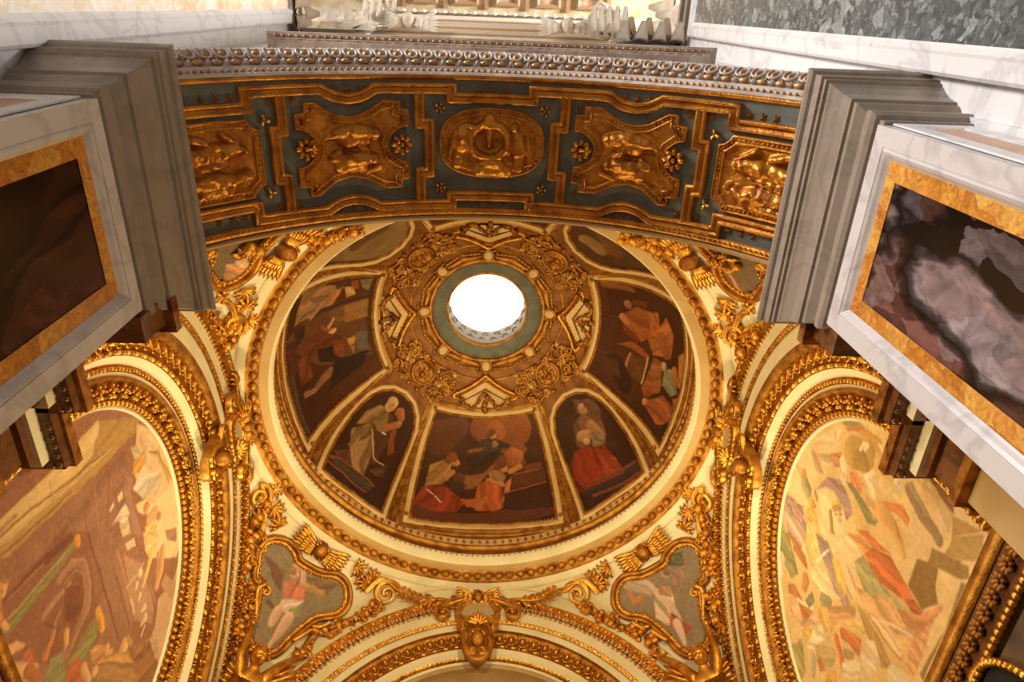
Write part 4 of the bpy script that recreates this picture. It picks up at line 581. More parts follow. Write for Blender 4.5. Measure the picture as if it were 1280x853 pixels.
DOME_W = [('p','5a3418',[(8.56,9.43),(13.27,27.73),(16.36,46.69),(-16.92,46.94),(-7.22,24.74)]),('p','8a6034',[(23.01,14.84),(23.29,26.42),(20.85,35.49),(13.68,32.62),(12.51,27.37),(11.75,22.18),(11.59,14.46)],0.8),('p','9a6c3c',[(12.19,22.1),(13.44,27.18),(10.65,22.92)],0.2),('c','a8602c',[(18.45,32.39,2.12),(15.22,30.32,1.26)]),('p','b08048',[(20.32,35.67),(20.4,39.41),(16.39,41.37),(15.39,37.93)],0.6),('p','8a3a18',[(23.2,37.52),(23.6,40.67),(19.07,42.08),(18.75,39.88)],0.4),('p','6a6038',[(23.59,41.14),(24.36,46.38),(18.2,46.3),(19.55,43.3)],0.4),('c','3c2c20',[(21.65,33.26,1.29),(22.94,34.73,0.97)]),('p','705028',[(19.93,19.6),(18.96,26.12),(16.13,28.58),(17.48,22.31)],0.6),('p','3a2010',[(14.86,40.78),(15.74,46.81),(13.94,46.69),(11.4,28.08),(10.44,23.5),(12.98,27.28)]),('p','8a5a28',[(11.89,37.65),(13.25,47.22),(3.43,47.54),(3.9,38.7)],0.2),('p','6a4420',[(11.34,31.09),(11.89,37.65),(5.1,38.23),(3.55,34.5)],0.3),('c','8a4c24',[(6.5,38.63,1.32)]),('c','b07838',[(4.72,31.61,0.7),(7.3,33.45,0.6)]),('c','c08c48',[(2.0,32.53,1.08),(2.22,34.23,0.79)]),('c','8a3c24',[(5.91,28.6,0.5),(3.74,30.62,0.49)]),('p','b8702c',[(-3.5,38.92),(-3.74,42.56),(-7.27,41.81),(-7.04,39.53)],0.3),('p','54503a',[(-2.13,42.72),(-3.57,46.79),(-13.88,46.37),(-10.81,42.01)],0.3),('p','8a5c34',[(-7.29,39.95),(-8.29,41.62),(-12.08,40.5),(-10.58,39.93)]),('p','5a2810',[(4.25,20.54),(3.7,29.62),(-1.97,37.94),(-4.72,31.72),(-2.7,20.23)],0.6),('p','2a1a10',[(10.23,14.06),(9.82,20.81),(5.87,20.54),(3.05,16.27)],0.5),('p','221610',[(-2.0,26.53),(-3.89,32.87),(-11.33,35.08),(-6.63,26.03)],0.5),('p','7a3218',[(-2.1,33.14),(-3.92,37.69),(-11.88,35.92),(-7.45,33.14)],0.5),('p','4a2210',[(7.78,9.51),(6.14,16.35),(-4.73,15.93),(-3.1,10.21)],0.5),('c','7a4c28',[(-12.48,29.48,1.39),(-13.15,24.12,1.1),(-13.96,21.29,0.92)]),('p','6a2c14',[(-0.38,15.8),(-1.52,22.21),(-9.69,21.52),(-9.9,15.02)],0.6),('p','1e1610',[(-9.99,32.45),(-13.59,45.98),(-18.69,41.52),(-19.0,25.05)],0.3),('p','3e2e1c',[(-3.02,8.7),(-4.13,13.45),(-22.16,9.36),(-20.44,5.92)],0.2),('c','5a4428',[(-4.13,12.04,0.31),(-22.96,9.25,0.28)]),('c','8a5a34',[(-13.32,15.77,0.94),(-14.3,20.47,0.64)])]
DOME_E = [('p','3a1a0a',[(-26.27,44.53),(-27.3,21.12),(-20.2,13.05),(-9.85,26.57),(-8.52,46.13)],0.2),('p','5a2c14',[(-18.19,35.53),(-18.31,28.05),(-15.93,29.11),(-15.54,35.19)]),('c','8a5028',[(-14.95,37.5,1.74)]),('p','8a4418',[(-9.07,41.13),(-15.11,33.47),(-14.56,26.96),(-6.58,26.67),(-0.73,32.04),(-3.77,39.47)],0.7),('c','a85c28',[(-8.35,40.32,1.53),(-6.05,38.65,1.32)]),('p','6a2410',[(-5.37,40.37),(-1.56,32.14),(0.99,33.67),(-1.47,40.2)],0.5),('p','a04e1c',[(-14.76,28.86),(-15.65,23.7),(-8.67,23.59),(-4.92,28.58)],0.6),('p','a8541f',[(-3.67,29.48),(-15.65,19.41),(-11.04,16.22),(-1.55,17.58),(1.93,25.67)],0.7),('c','8a4418',[(-6.01,22.54,2.88),(-2.57,20.06,2.27)]),('p','8a401a',[(5.55,41.87),(1.02,36.41),(2.17,27.66),(4.17,28.19),(4.53,36.72)],0.5),('p','5a3416',[(6.58,35.33),(3.92,27.75),(14.85,27.64),(14.74,34.47)],0.3),('c','b88450',[(3.54,27.84,0.36),(14.35,27.58,0.34)]),('c','9a5c38',[(6.82,35.73,0.54),(16.64,35.61,0.53)]),('c','2a1408',[(14.17,40.46,3.66),(18.94,33.43,3.47)]),('p','4a260e',[(15.79,48.09),(11.9,40.29),(18.72,35.61),(20.57,42.64)],0.3),('p','8a4a1c',[(2.66,25.49),(1.99,21.35),(11.47,18.51),(17.41,24.4),(15.53,26.71)],0.6),('p','7a7848',[(4.13,19.55),(1.77,16.74),(6.7,9.82),(10.06,12.76),(9.1,18.59)],0.6),('c','a8804c',[(2.81,19.99,1.28)]),('c','9a5a24',[(1.85,14.19,1.91),(4.23,11.88,1.34)]),('p','b06c24',[(-4.57,13.1),(-10.85,6.0),(-3.54,5.62),(3.88,7.57),(5.05,10.76)],0.3),('p','9a4a1c',[(19.19,24.35),(12.01,16.89),(11.98,9.81),(17.02,8.06),(21.0,13.32)],0.7),('p','a0501c',[(9.95,11.39),(4.22,5.71),(8.43,4.35),(13.87,8.05)],0.5),('c','b07038',[(18.85,22.78,1.18)]),('c','8a3a14',[(14.71,23.78,2.06)]),('c','1e140c',[(18.56,7.97,1.82)]),('c','7a4420',[(-24.05,45.22,1.2),(-22.22,33.48,0.8)])]
DOME_FL = [('p','4a2c14',[(8.43,22.91),(9.46,34.07),(6.44,38.68),(-1.28,38.67),(-5.36,30.78),(-4.25,19.22),(2.91,13.82)],0.3),('p','86602e',[(9.65,32.38),(6.21,38.47),(1.76,38.93),(-2.62,32.55),(1.09,30.85),(3.64,31.9),(9.41,27.27)],0.8),('p','8a6434',[(9.82,24.65),(4.72,31.1),(-0.45,26.31),(-2.18,17.78),(-2.24,12.92),(2.42,12.79),(6.06,17.64)],0.9),('p','6e4c24',[(7.69,18.39),(8.31,25.99),(3.26,31.45),(1.69,28.31),(5.79,21.52)],0.7),('c','b0824a',[(2.72,29.7,0.25),(-3.0,21.13,0.3),(-6.88,20.9,0.24)]),('c','9a7038',[(5.55,24.63,0.31),(5.02,17.82,0.31),(1.92,13.21,0.31)]),('c','b08850',[(2.5,42.07,2.31),(2.63,39.81,1.6)]),('c','b46c30',[(1.65,40.79,1.47)]),('c','6a3414',[(1.74,41.45,0.27)]),('c','9a5420',[(-0.79,32.8,1.01),(-5.35,36.84,1.16)]),('c','b46c34',[(-5.43,37.9,0.91)]),('p','7a3a14',[(-3.76,33.24),(-5.44,35.54),(-8.73,27.32),(-7.29,24.51)],0.5),('c','d0b080',[(-1.09,31.25,0.31),(-2.27,31.31,0.31)]),('c','9a5024',[(-2.94,40.99,1.74),(-5.13,39.43,1.32)]),('p','50301a',[(11.28,12.68),(6.1,18.34),(2.91,13.82),(6.42,12.19)],0.6),('p','503018',[(-2.89,16.2),(-8.48,21.85),(-8.09,16.22)],0.6),('c','3a3420',[(8.42,10.28,1.64),(-4.46,10.32,1.59)]),('c','7a3c1c',[(10.94,10.01,0.51),(7.43,12.72,0.37),(-4.19,12.93,0.36),(-6.49,11.74,0.49)]),('c','7a3c1c',[(10.93,7.74,0.39),(4.03,8.48,0.38),(-4.68,7.64,0.37)])]
DOME_FR = [('p','3a2010',[(5.58,41.9),(-11.49,36.73),(-7.82,18.96),(4.16,20.74),(13.09,25.57)],0.3),('p','7e1e0e',[(15.44,18.07),(8.61,28.03),(0.93,28.4),(-3.41,23.98),(-4.31,14.57),(-6.22,5.43),(6.87,9.2),(12.47,13.23)],0.9),('p','8e2c12',[(0.97,27.03),(-4.82,17.07),(-5.69,5.91),(1.85,9.25)],0.6),('p','6e4424',[(4.19,37.16),(-2.19,38.42),(-8.18,33.57),(-5.7,26.22),(-0.65,24.54),(6.67,29.02)],0.7),('p','5a3a20',[(-2.41,44.77),(-10.93,39.91),(-9.79,34.22),(-5.64,31.76),(-4.76,36.04),(-0.12,40.35)],0.5),('c','9a6a3c',[(-3.77,39.6,2.03)]),('c','5c3a1e',[(-7.47,39.74,2.04),(-7.76,36.14,1.65)]),('c','a87444',[(2.88,31.65,1.91),(-1.97,30.36,1.59)]),('c','9a6436',[(-2.8,33.74,1.62),(-3.53,27.85,1.58)]),('p','7c6440',[(-0.67,30.87),(-5.83,28.69),(-4.25,24.07),(0.71,26.16)],0.6),('c','b08050',[(2.07,29.1,1.26)]),('c','2e2418',[(8.11,11.41,1.55),(-9.82,7.29,1.65)]),('c','6a3418',[(8.99,14.72,0.61),(-10.26,9.92,0.65)]),('c','6a3418',[(7.55,8.93,0.62),(-10.2,4.59,0.68)]),('p','4a2c16',[(14.63,22.99),(9.68,27.24),(14.83,15.78)],0.4)]
PEND_FL = [('p','7e5232',[(-0.799,0.854),(-0.397,0.8),(-0.317,0.56),(-0.522,0.649)],0.5),('p','8a6038',[(-0.094,0.904),(0.352,1.036),(0.277,0.77),(-0.057,0.719)],0.5),('c','b58448',[(-0.054,0.782,0.052),(0.212,0.798,0.045)]),('p','d4704a',[(-0.329,0.674),(-0.253,0.797),(-0.047,0.785),(0.069,0.635),(-0.22,0.459)],0.6),('p','e2c09c',[(-0.25,0.496),(0.035,0.617),(-0.03,0.372),(-0.223,0.323)],0.5),('p','8e9350',[(-0.076,0.407),(0.077,0.623),(0.085,0.402),(-0.011,0.225)],0.5),('c','d8a272',[(-0.204,0.341,0.073),(-0.181,0.158,0.05)]),('c','d8a272',[(-0.018,0.319,0.08),(-0.04,0.075,0.05),(-0.065,-0.108,0.028)]),('c','d8a272',[(-0.102,0.797,0.041),(-0.191,0.947,0.038),(-0.326,0.93,0.034)]),('c','dca678',[(-0.267,0.83,0.064)]),('c','a87038',[(-0.302,0.852,0.052)]),('c','6a5038',[(-0.397,0.378,0.036),(-0.307,0.346,0.029)])]
PEND_FR = [('p','a87a5c',[(-0.436,0.893),(-0.541,0.789),(-0.325,0.572),(-0.267,0.724)],0.5),('p','5c5a40',[(-0.384,1.077),(-0.66,1.029),(-0.559,0.84),(-0.34,0.962)],0.6),('p','c6a680',[(0.343,1.073),(-0.011,0.922),(-0.041,0.752),(0.088,0.712),(0.394,0.991)],0.5),('p','d8b284',[(0.011,0.779),(-0.225,0.686),(-0.165,0.446),(-0.146,0.234),(0.062,0.25),(0.209,0.426)],0.9),('p','b88458',[(-0.071,0.798),(-0.232,0.697),(-0.178,0.559),(-0.024,0.67)],0.5),('c','c87a38',[(0.351,0.923,0.034),(0.364,0.76,0.04),(0.212,0.76,0.034)]),('p','b64a30',[(-0.053,0.414),(-0.152,0.216),(-0.259,0.089),(-0.095,0.065),(0.088,0.234)],0.6),('c','e2b88c',[(-0.048,0.239,0.066),(-0.033,0.101,0.049),(-0.007,-0.03,0.032)]),('c','c89870',[(-0.244,0.875,0.062)]),('c','8a5a34',[(-0.28,0.901,0.057)])]
PEND_NL = [('p','b06a38',[(-0.631,0.767),(-0.476,1.121),(-0.365,1.141),(-0.382,1.268),(-0.776,1.313),(-0.957,1.221),(-1.066,1.077)],0.8),('p','c8905c',[(-0.553,0.851),(-0.484,0.961),(-0.564,1.098),(-0.643,0.958)],0.5),('c','c98a58',[(-0.382,1.183,0.073)]),('p','a04a2a',[(-0.629,1.148),(-0.521,1.231),(-0.867,1.268),(-0.957,1.221)],0.6),('p','8e8a74',[(-1.002,1.035),(-0.867,1.268),(-0.94,1.41),(-1.075,1.336),(-1.145,1.128)],0.4)]
PEND_NR = [('p','c08a58',[(-0.169,1.288),(-0.16,1.025),(-0.403,0.966),(-0.478,1.19),(-0.352,1.305)],0.8),('p','9a5a38',[(-0.431,1.197),(-0.478,1.022),(-0.796,1.14),(-0.812,1.254)],0.7),('c','c4542c',[(-0.554,0.974,0.021),(-0.741,1.0,0.02),(-0.829,0.976,0.016)]),('c','d0a078',[(-0.229,1.252,0.062)]),('p','b08868',[(-0.487,1.238),(-0.497,1.12),(-0.962,1.143),(-0.973,1.19)],0.6)]
CART = [(-0.768,0.71),(-0.842,0.829),(-0.833,0.957),(-0.761,1.033),(-0.619,1.076),(-0.451,1.037),(-0.351,0.969),(-0.137,0.964),(0.083,0.987),(0.274,1.062),(0.442,1.019),(0.56,0.85),(0.523,0.701),(0.358,0.587),(0.244,0.47),(0.101,0.145),(0.03,-0.073),(-0.076,-0.161),(-0.242,-0.157),(-0.368,-0.07),(-0.407,0.043),(-0.418,0.191),(-0.572,0.5),(-0.591,0.577),(-0.704,0.578)]
CHERUB_P = [(-0.168,1.27),(-0.676,1.321),(-0.562,1.29),(0.214,1.329),(0.093,1.301)]
GARL_A = [(-1.226,1.364),(-1.241,1.147),(-1.13,0.918),(-0.967,0.72),(-0.898,0.525)]
GARL_B = [(-0.756,0.373),(-0.666,0.137),(-0.582,-0.097),(-0.493,-0.269)]
GARL_C = [(1.016,1.027),(0.939,0.833),(0.819,0.644),(0.631,0.484),(0.503,0.353)]
GARL_D = [(0.414,0.287),(0.383,0.078),(0.453,-0.089),(0.509,-0.282)]
SCROLL_A = [(-1.36,1.359)]
SCROLL_B = [(1.019,1.213)]
WL_GARL = [(0.451,3.766),(0.761,3.559),(1.075,3.316),(1.368,3.037)]
N_GARL = [(-1.7,1.793),(-1.598,1.608),(-1.492,1.416),(-1.372,1.145),(-1.392,0.887),(-1.442,0.576)]
N_GARL2 = [(0.065,1.409),(0.188,1.491),(0.294,1.587),(0.416,1.692),(0.562,1.768)]
N_GARL3 = [(-0.381,0.791),(-0.307,0.869),(-0.226,0.917)]
N_CHER = [(-0.229,1.652),(-0.518,1.643),(0.107,1.57)]
F_CARTOUCHE = [(-0.071,2.754),(-0.076,3.092),(-0.064,2.214),(-0.686,2.782),(0.547,2.815),(-0.523,3.043),(0.447,3.046)]
L_CARTOUCHE = [(-0.182,2.907),(-0.427,3.469),(0.055,2.104)]
R_CARTOUCHE = [(-0.235,3.098),(-0.581,3.655),(-0.05,2.245)]
PUTTO = [[-0.12,-0.282],[-0.398,0.053],[0.374,-0.126],[-0.16,-0.584]]
# ================================================================ PAINTINGS
def sdf_poly(P, X, Y):
    P = np.asarray(P, float); d = np.full(X.shape, 1e9)
    for i in range(len(P)):
        a, b = P[i-1], P[i]; e = b-a; l = (e**2).sum()+1e-12; t = np.clip(((X-a[0])*e[0]+(Y-a[1])*e[1])/l, 0, 1)
        d = np.minimum(d, (X-a[0]-t*e[0])**2+(Y-a[1]-t*e[1])**2)
    d = np.sqrt(d); return np.where(inside(P, X, Y), -d, d)
def paint(name, ch, outline, strokes, bg, parent, n, M=(1, 1), soft=.012, warp=.03, m=None, h=0., seed=1, gain=1.0, sat=None, light=(1, 1, 1), glaze=None):
    # pigment on a dense grid: a ground, then one stroke after another; M scales the chart to metres
    b = MB(); O = np.asarray(outline, float); k = (O[:, 0].max()-O[:, 0].min())*M[0]/max((O[:, 1].max()-O[:, 1].min())*M[1], 1e-6)
    nu = int(n*math.sqrt(k)); nv = int(n/math.sqrt(k)); u, v = relief(b, ch, outline, lambda a, c: 0*a+h, nu, nv)
    X, Y = u*M[0], v*M[1]; wx = X+warp*(vnoise(X+9, Y+9, 5, seed)-.5)+warp*.5*(vnoise(X+9, Y+9, 14, seed+1)-.5); wy = Y+warp*(vnoise(X+9, Y+9, 5, seed+2)-.5)+warp*.5*(vnoise(X+9, Y+9, 14, seed+3)-.5)
    C = bg(X, Y) if callable(bg) else np.tile(lin(bg), (len(X), 1))
    for q, (kd, hx, P, *o) in enumerate(strokes):
        col = lin(hx)
        if kd == 'p':
            P = np.asarray(P, float)*M; d = sdf_poly(P, wx, wy); sz = min(np.ptp(P[:, 0]), np.ptp(P[:, 1]))
            f = o[0] if o else 0.; A = P[np.argmax(P[:, 1])]-P[np.argmin(P[:, 1])]; A = A/(np.linalg.norm(A)+1e-9)
            ph = (wx*A[1]-wy*A[0])/(sz+1e-6)*9+2.5*vnoise(X+5, Y+5, 2.2/sz, q+3); fold = np.sin(ph)*.5+.35*np.sin(ph*2.3+1)+.2*np.sin(ph*5.1+2)
            sh = 1+f*.6*fold-(.12 if f else .04)*np.exp(d/(sz*.12+1e-6))
        else:
            P = np.asarray(P, float); d = np.full(X.shape, 1e9); sx = np.zeros(X.shape)
            pts = P if len(P) > 1 else np.vstack([P, P+[1e-4, 0, 0]])
            for a, c in zip(pts[:-1], pts[1:]):
                e = (c[:2]-a[:2])*M; l = (e**2).sum()+1e-12; t = np.clip(((wx-a[0]*M[0])*e[0]+(wy-a[1]*M[1])*e[1])/l, 0, 1)
                r = (a[2]+(c[2]-a[2])*t)*M[1]; dx, dy = wx-a[0]*M[0]-t*e[0], wy-a[1]*M[1]-t*e[1]; w = np.hypot(dx, dy)-r
                k2 = w < d; d = np.where(k2, w, d); sx = np.where(k2, (dy*.8-dx*.6)/(r+1e-6), sx)
            sh = 1+.28*np.clip(sx, -1, 1)
        al = np.clip(.5-d/(2*soft), 0, 1)[:, None]; C = C*(1-al)+al*np.clip(col*np.asarray(sh)[:, None], 0, 1)
    t = .86+.28*vnoise(X+3, Y+3, 9, seed+5)*.6+.28*vnoise(X+3, Y+3, 30, seed+6)*.4; C = C*t[:, None]*gain
    if glaze: C = C*(1-glaze[1])+glaze[1]*lin(glaze[0])*(.35+.65*C.mean(1, keepdims=True)/max(C.mean(), 1e-3))
    C = C/np.array(light)                    # pigments that give these colours under the warm lamps
    if sat is not None: g = C.mean(1, keepdims=True); C = g+(C-g)*sat
    return b.build(name, m or PAINT, parent, True, colors=np.clip(C, 0, 1))
# ================================================================ SOFFIT ORNAMENT (u = degrees, v = depth)
SOF = bpy.data.objects['ceiling_arch_soffit']
DEG = math.radians(1)*SOR
def mir(P, su=1, sv=1): return [(su*u, v if sv > 0 else 1.995-v) for u, v in P]
RAIL = [(-.040, 0), (-.037, .03), (-.018, .036), (-.012, .018), (.012, .018), (.018, .036), (.037, .03), (.040, 0)]
half = [(0, .63), (7.3, .63), (7.3, .565), (20.6, .565), (21.6, .592), (23.2, .622), (25.3, .634), (27.4, .622), (29.0, .592), (30, .565), (42.3, .57), (42.3, .668), (57, .668)]
def sub(P): return resample(np.asarray(P, float)*[DEG, 1], .06, False)/[DEG, 1]
full = [(-u, v) for u, v in half[::-1]] + half[1:]
for sv in (1, -1):
    b = MB(); mold(b, S0, sub(mir(full, 1, sv)), RAIL, False); b.build('long_gilded_rail', SOFG, SOF)
for su in (1, -1):
    for P in ([(13, .60), (13, .815), (11.35, .815), (11.35, 1.18), (13, 1.18), (13, 1.395)], [(36.7, .60), (36.7, .835), (38.1, .835), (38.1, 1.162), (36.7, 1.162), (36.7, 1.395)]):
        b = MB(); mold(b, S0, sub(mir(P, su)), RAIL, False); b.build('cross_gilded_rail', SOFG, SOF)
b = MB(); mold(b, S0, sub([(-58, .478), (58, .478)]), [(-.006, -.01), (-.006, .02), (.02, .02), (.03, 0)], False); b.build('front_gilded_edge', SOFG, SOF)
b = MB(); mold(b, S0, sub([(-58, 1.50), (58, 1.50)]), [(-.04, 0), (-.03, .03), (0, .035), (.02, .02), (.02, -.06)], False); beads(b, S0, sub([(-58, 1.485), (58, 1.485)]), .04, .012, False, .035, 5, 3); b.build('rear_gilded_edge', SOFG, SOF)
b = MB(); mold(b, S0, sub([(-58, 1.525), (58, 1.525)]), [(0, -.02), (0, .03), (.03, .03), (.05, -.12)], False); b.build('rear_plain_edge', mat('tan_edge', 'b08a58', .7), SOF)
def star_mesh(r, n=6):
    b = MB(); V = [(0, 0, r*.45)]; 
    for k in range(2*n): q = r if k % 2 == 0 else r*.36; V.append((q*math.cos(k*math.pi/n), q*math.sin(k*math.pi/n), 0))
    b.add(V, [(0, 1+k, 1+(k+1) % (2*n)) for k in range(2*n)]); me = bpy.data.meshes.new('star'); me.from_pydata(np.concatenate(b.V).tolist(), [], b.F); me.materials.append(SOFG); return me
STAR = star_mesh(.034)
def onchart(ch, u, v, h=0, rot=0):
    P = ch.lift(u, v, h); n = ch.lift(u, v, h+.01)-P; n /= np.linalg.norm(n); e = ch.lift(u+.01, v, h)-P; e -= n*(e@n); e /= np.linalg.norm(e); f = np.cross(n, e)
    c, s = math.cos(rot), math.sin(rot); return instmat(P, e*c+f*s, f*c-e*s, n)
for su in (1, -1):
    for sv in (1, -1):
        for u, v in [(23.1, .568), (25.3, .572), (27.5, .568), (44.6, .60), (46.8, .60), (49, .60), (15.4, .675), (34.6, .64), (38.4, .64)]: inst(STAR, 'star', SOF, onchart(S0, su*u, v if sv > 0 else 1.995-v, .002, u))
        inst(ROS, 'corner_rosette', SOF, onchart(S0, su*9.4, .70 if sv > 0 else 1.295))
for sv in (.575, 1.42):
    for u in (-2.4, 0, 2.4): inst(STAR, 'star', SOF, onchart(S0, u, sv, .002))
BUD = MB(); [BUD.ell((.022*math.cos(a), .022*math.sin(a), .012), [[.026*math.cos(a), .026*math.sin(a), 0], [-.014*math.sin(a), .014*math.cos(a), 0], [0, 0, .02]], 6, 4) for a in (0, 2.1, 4.2)]
BUDM = bpy.data.meshes.new('bud'); BUDM.from_pydata(np.concatenate(BUD.V).tolist(), [], BUD.F); BUDM.materials.append(GOLD)
FLW = flower_mesh(.085, .06, 8); FLW.materials.append(SOFG)
for su in (1, -1):
    for u, v in ((39.6, .755), (39.8, 1.245)): inst(BUDM, 'bud', SOF, onchart(S0, su*u, v, .005, u))
    for u in (16.3, 33.1):
        inst(FLW, 'notch_flower', SOF, onchart(S0, su*u, .965, .002)); inst(BUDM, 'bud', SOF, onchart(S0, su*(u+(.9 if u < 20 else -.9)), .965, .03, math.pi))
def arcp(c, ru, rv, a0, a1, n=10): return [(c[0]+ru*math.cos(math.radians(a)), c[1]+rv*math.sin(math.radians(a))) for a in np.linspace(a0, a1, n)]
BF = [(0, .0), (.004, .022), (.014, .026), (.018, .010), (.042, .010), (.046, .026), (.056, .03), (.062, .012), (.07, .006)]
def panel(name, label, out, figs, uo, vflip=1):
    out = np.array(out); ar = sum(out[i-1][0]*out[i][1]-out[i][0]*out[i-1][1] for i in range(len(out)))
    if ar < 0: out = out[::-1]
    T = thing(name, label, 'relief panel', S0.lift(uo, .9975, 0), 'gilded relief panels of the arch')
    P = resample(out*[DEG, 1], .05, True)/[DEG, 1]
    b = MB(); mold(b, S0, P, BF, True); b.build('panel_frame', SOFG, T)
    c = P.mean(0); Q = P.copy()
    b = MB(); sh = P*[DEG, 1]; d = np.roll(sh, -1, 0)-np.roll(sh, 1, 0); d /= np.linalg.norm(d, axis=1, keepdims=True); inn = sh+.03*np.c_[-d[:, 1], d[:, 0]]
    beads(b, S0, inn/[DEG, 1], .034, .012, True, .012, 6, 4); b.build('bead_row', SOFG, T, kind='stuff')
    cf = capsules(figs)
    def fn(U, V):
        X = (U-uo)*DEG; Y = V-.9975
        return .004+.012*vnoise(X+4, Y+4, 7, 5)+.01*vnoise(X+4, Y+4, 22, 6)+cf(X, Y)*(1+.5*(vnoise(X+4, Y+4, 26, 8)-.5))
    b = MB(); relief(b, S0, P, fn, 120, 90); b.build('gilded_relief', SOFG, T)
    return T
ov = [(9.6*np.sign(math.cos(a))*abs(math.cos(a))**.8, .9575+.265*np.sign(math.sin(a))*abs(math.sin(a))**.8) for a in np.linspace(0, 2*math.pi, 56, endpoint=False)]
wreath = [(.15*math.cos(a)-.02, -.06+.13*math.sin(a), .035, .15*math.cos(a+.5)-.02, -.06+.13*math.sin(a+.5), .035, .05) for a in np.arange(0, 6.28, .48)]
cfig = wreath + [(-.02, -.12, .03, -.02, -.02, .02, .04), (-.02, -.22, .05, -.02, -.19, .05, .06), (-.22, -.14, .05, -.24, -.02, .06, .06), (-.24, -.02, .05, -.27, .12, .04, .04), (-.19, -.17, .03, -.1, -.16, .02, .05), (-.28, -.12, .03, -.33, .06, .02, .04), (.2, -.1, .05, .21, .02, .06, .05), (.21, .02, .05, .22, .14, .04, .04), (.28, -.1, .02, .3, .1, .03, .03), (-.05, .1, .06, .06, .12, .05, .05), (-.1, .16, .05, .12, .17, .05, .04), (.17, -.17, .035, .17, -.16, .035, .06)]
panel('relief_panel', 'oval gilded relief with a wreath at the crown of the arch', ov, cfig, 0)
p2 = [(16.4, .645), (19.4, .645)] + [(21, .685), (23, .735), (25.4, .755), (27.8, .735), (29.8, .685)] + [(31.2, .648), (33, .648), (33, .715), (34.7, .725), (34.7, .835)] + [(33.2, .85), (31.8, .90), (31.3, .965), (31.8, 1.03), (33.2, 1.08)] + [(34.7, 1.095), (34.7, 1.24), (33, 1.25), (33, 1.315), (31.2, 1.315)] + [(29.8, 1.27), (27.8, 1.215), (25.4, 1.195), (23, 1.215), (21, 1.26)] + [(19.4, 1.295), (16.3, 1.295), (16.3, 1.235), (14.85, 1.225), (14.9, 1.095)] + [(16.4, 1.08), (18, 1.03), (18.6, .96), (18, .90), (16.4, .85)] + [(14.85, .835), (14.85, .71), (16.4, .705)]
mfig = [(-.17, -.12, .045, -.17, -.12, .045, .07), (-.12, -.13, .05, 0, -.14, .06, .06), (0, -.14, .055, .13, -.12, .04, .05), (.13, -.12, .04, .2, -.1, .02, .03), (-.1, -.08, .05, .06, -.07, .06, .045), (-.15, .06, .045, -.15, .06, .045, .07), (-.1, .06, .05, .03, .06, .06, .06), (.03, .06, .05, .15, .04, .04, .04), (-.06, .11, .05, .1, .11, .05, .04), (-.1, 0, .03, -.05, -.03, .03, .05), (.1, 0, .025, .16, .03, .02, .04), (-.2, .12, .02, -.1, .16, .02, .03)]
for su, nm in ((-1, 'left'), (1, 'right')):
    panel('relief_panel', f'notched gilded relief just {nm} of the oval at the arch crown', mir(p2, su), [(su*x1, y1, r1, su*x2, y2, r2, h) for x1, y1, r1, x2, y2, r2, h in mfig], su*25)
p3 = [(57, .735), (42.6, .735), (42.2, .77), (41.3, .80), (40.4, .805), (40.4, 1.19), (41.3, 1.2), (42.2, 1.235), (42.6, 1.27), (57, 1.27)]
efig = [(-.10, -.07, .04, -.10, -.07, .04, .08), (-.05, -.08, .05, .08, -.07, .07, .08), (.08, -.07, .07, .3, -.04, .06, .06), (-.06, -.12, .025, .03, -.18, .025, .06), (-.12, .09, .042, -.12, .09, .042, .085), (-.07, .1, .04, .0, .13, .04, .08), (0, .12, .05, .12, .11, .07, .07), (.12, .11, .07, .34, .12, .05, .06), (-.02, .15, .025, .03, .2, .025, .06), (.06, .17, .05, .3, .2, .03, .05), (.02, .0, .03, .25, .03, .05, .05), (.15, -.14, .03, .3, -.18, .03, .05)]
lab = {-1: 'shadowed gilded relief at the left springing of the arch', 1: 'brightly lit gilded relief of two draped figures at the right springing of the arch'}
for su in (-1, 1): panel('relief_panel', lab[su], mir(p3, su), [(su*x1, y1, r1, su*x2, y2, r2, h) for x1, y1, r1, x2, y2, r2, h in efig], su*46.5)
LIGHT_D = (.84, .66, .40)
# ================================================================ DOME ORNAMENT (u = degrees round, v = elevation)
FLAT = lambda w0, w1, h: [(w0, 0), (w0, h), (w1, h), (w1, 0)]
AREA = [(-23.6, 5.6), (-12, 7.6), (0, 8.2), (12, 7.6), (23.6, 5.6), (24.4, 25), (26, 48), (13, 48.8), (0, 49), (-13, 48.8), (-26, 48), (-24.4, 25)]
DIAG = [(-11.6, 3.2), (0, 4.4), (11.6, 3.2), (12.6, 20), (12.9, 32), (12.2, 38), (10, 42.6), (6, 45.6), (0, 46.8), (-6, 45.6), (-10, 42.6), (-12.2, 38), (-12.9, 32), (-12.6, 20)]
def dres(P, closed=True): return resample(np.asarray(P, float), 2.5, closed)
def cmold(b, ch, P, prof, closed=True): mold(b, ch, P, prof, closed)
dirs = {90: ('far', DOME_S), 180: ('left', DOME_W), 0: ('right', DOME_E), 270: ('near', DOME_E)}
text = {90: 'dark dome fresco of three mourning figures straight above the altar arch', 180: 'dark fresco with pale buildings on the left side of the dome', 0: 'dark fresco with orange robed figures on the right side of the dome', 270: 'dark fresco on the near side of the dome, hidden behind the entrance arch'}
MD = (math.radians(1)*DR*.85, math.radians(1)*DR)
def dbg(c0, c1): return lambda X, Y: lin(c0)+(lin(c1)-lin(c0))*np.clip((Y/MD[1]-10)/40, 0, 1)[:, None]*(.4+.9*vnoise(X+5, Y+5, 2.5, 4))[:, None]
DCREAM = mat('dome_cream_border', 'd8b682', .65, var='c9a46c', scale=3)
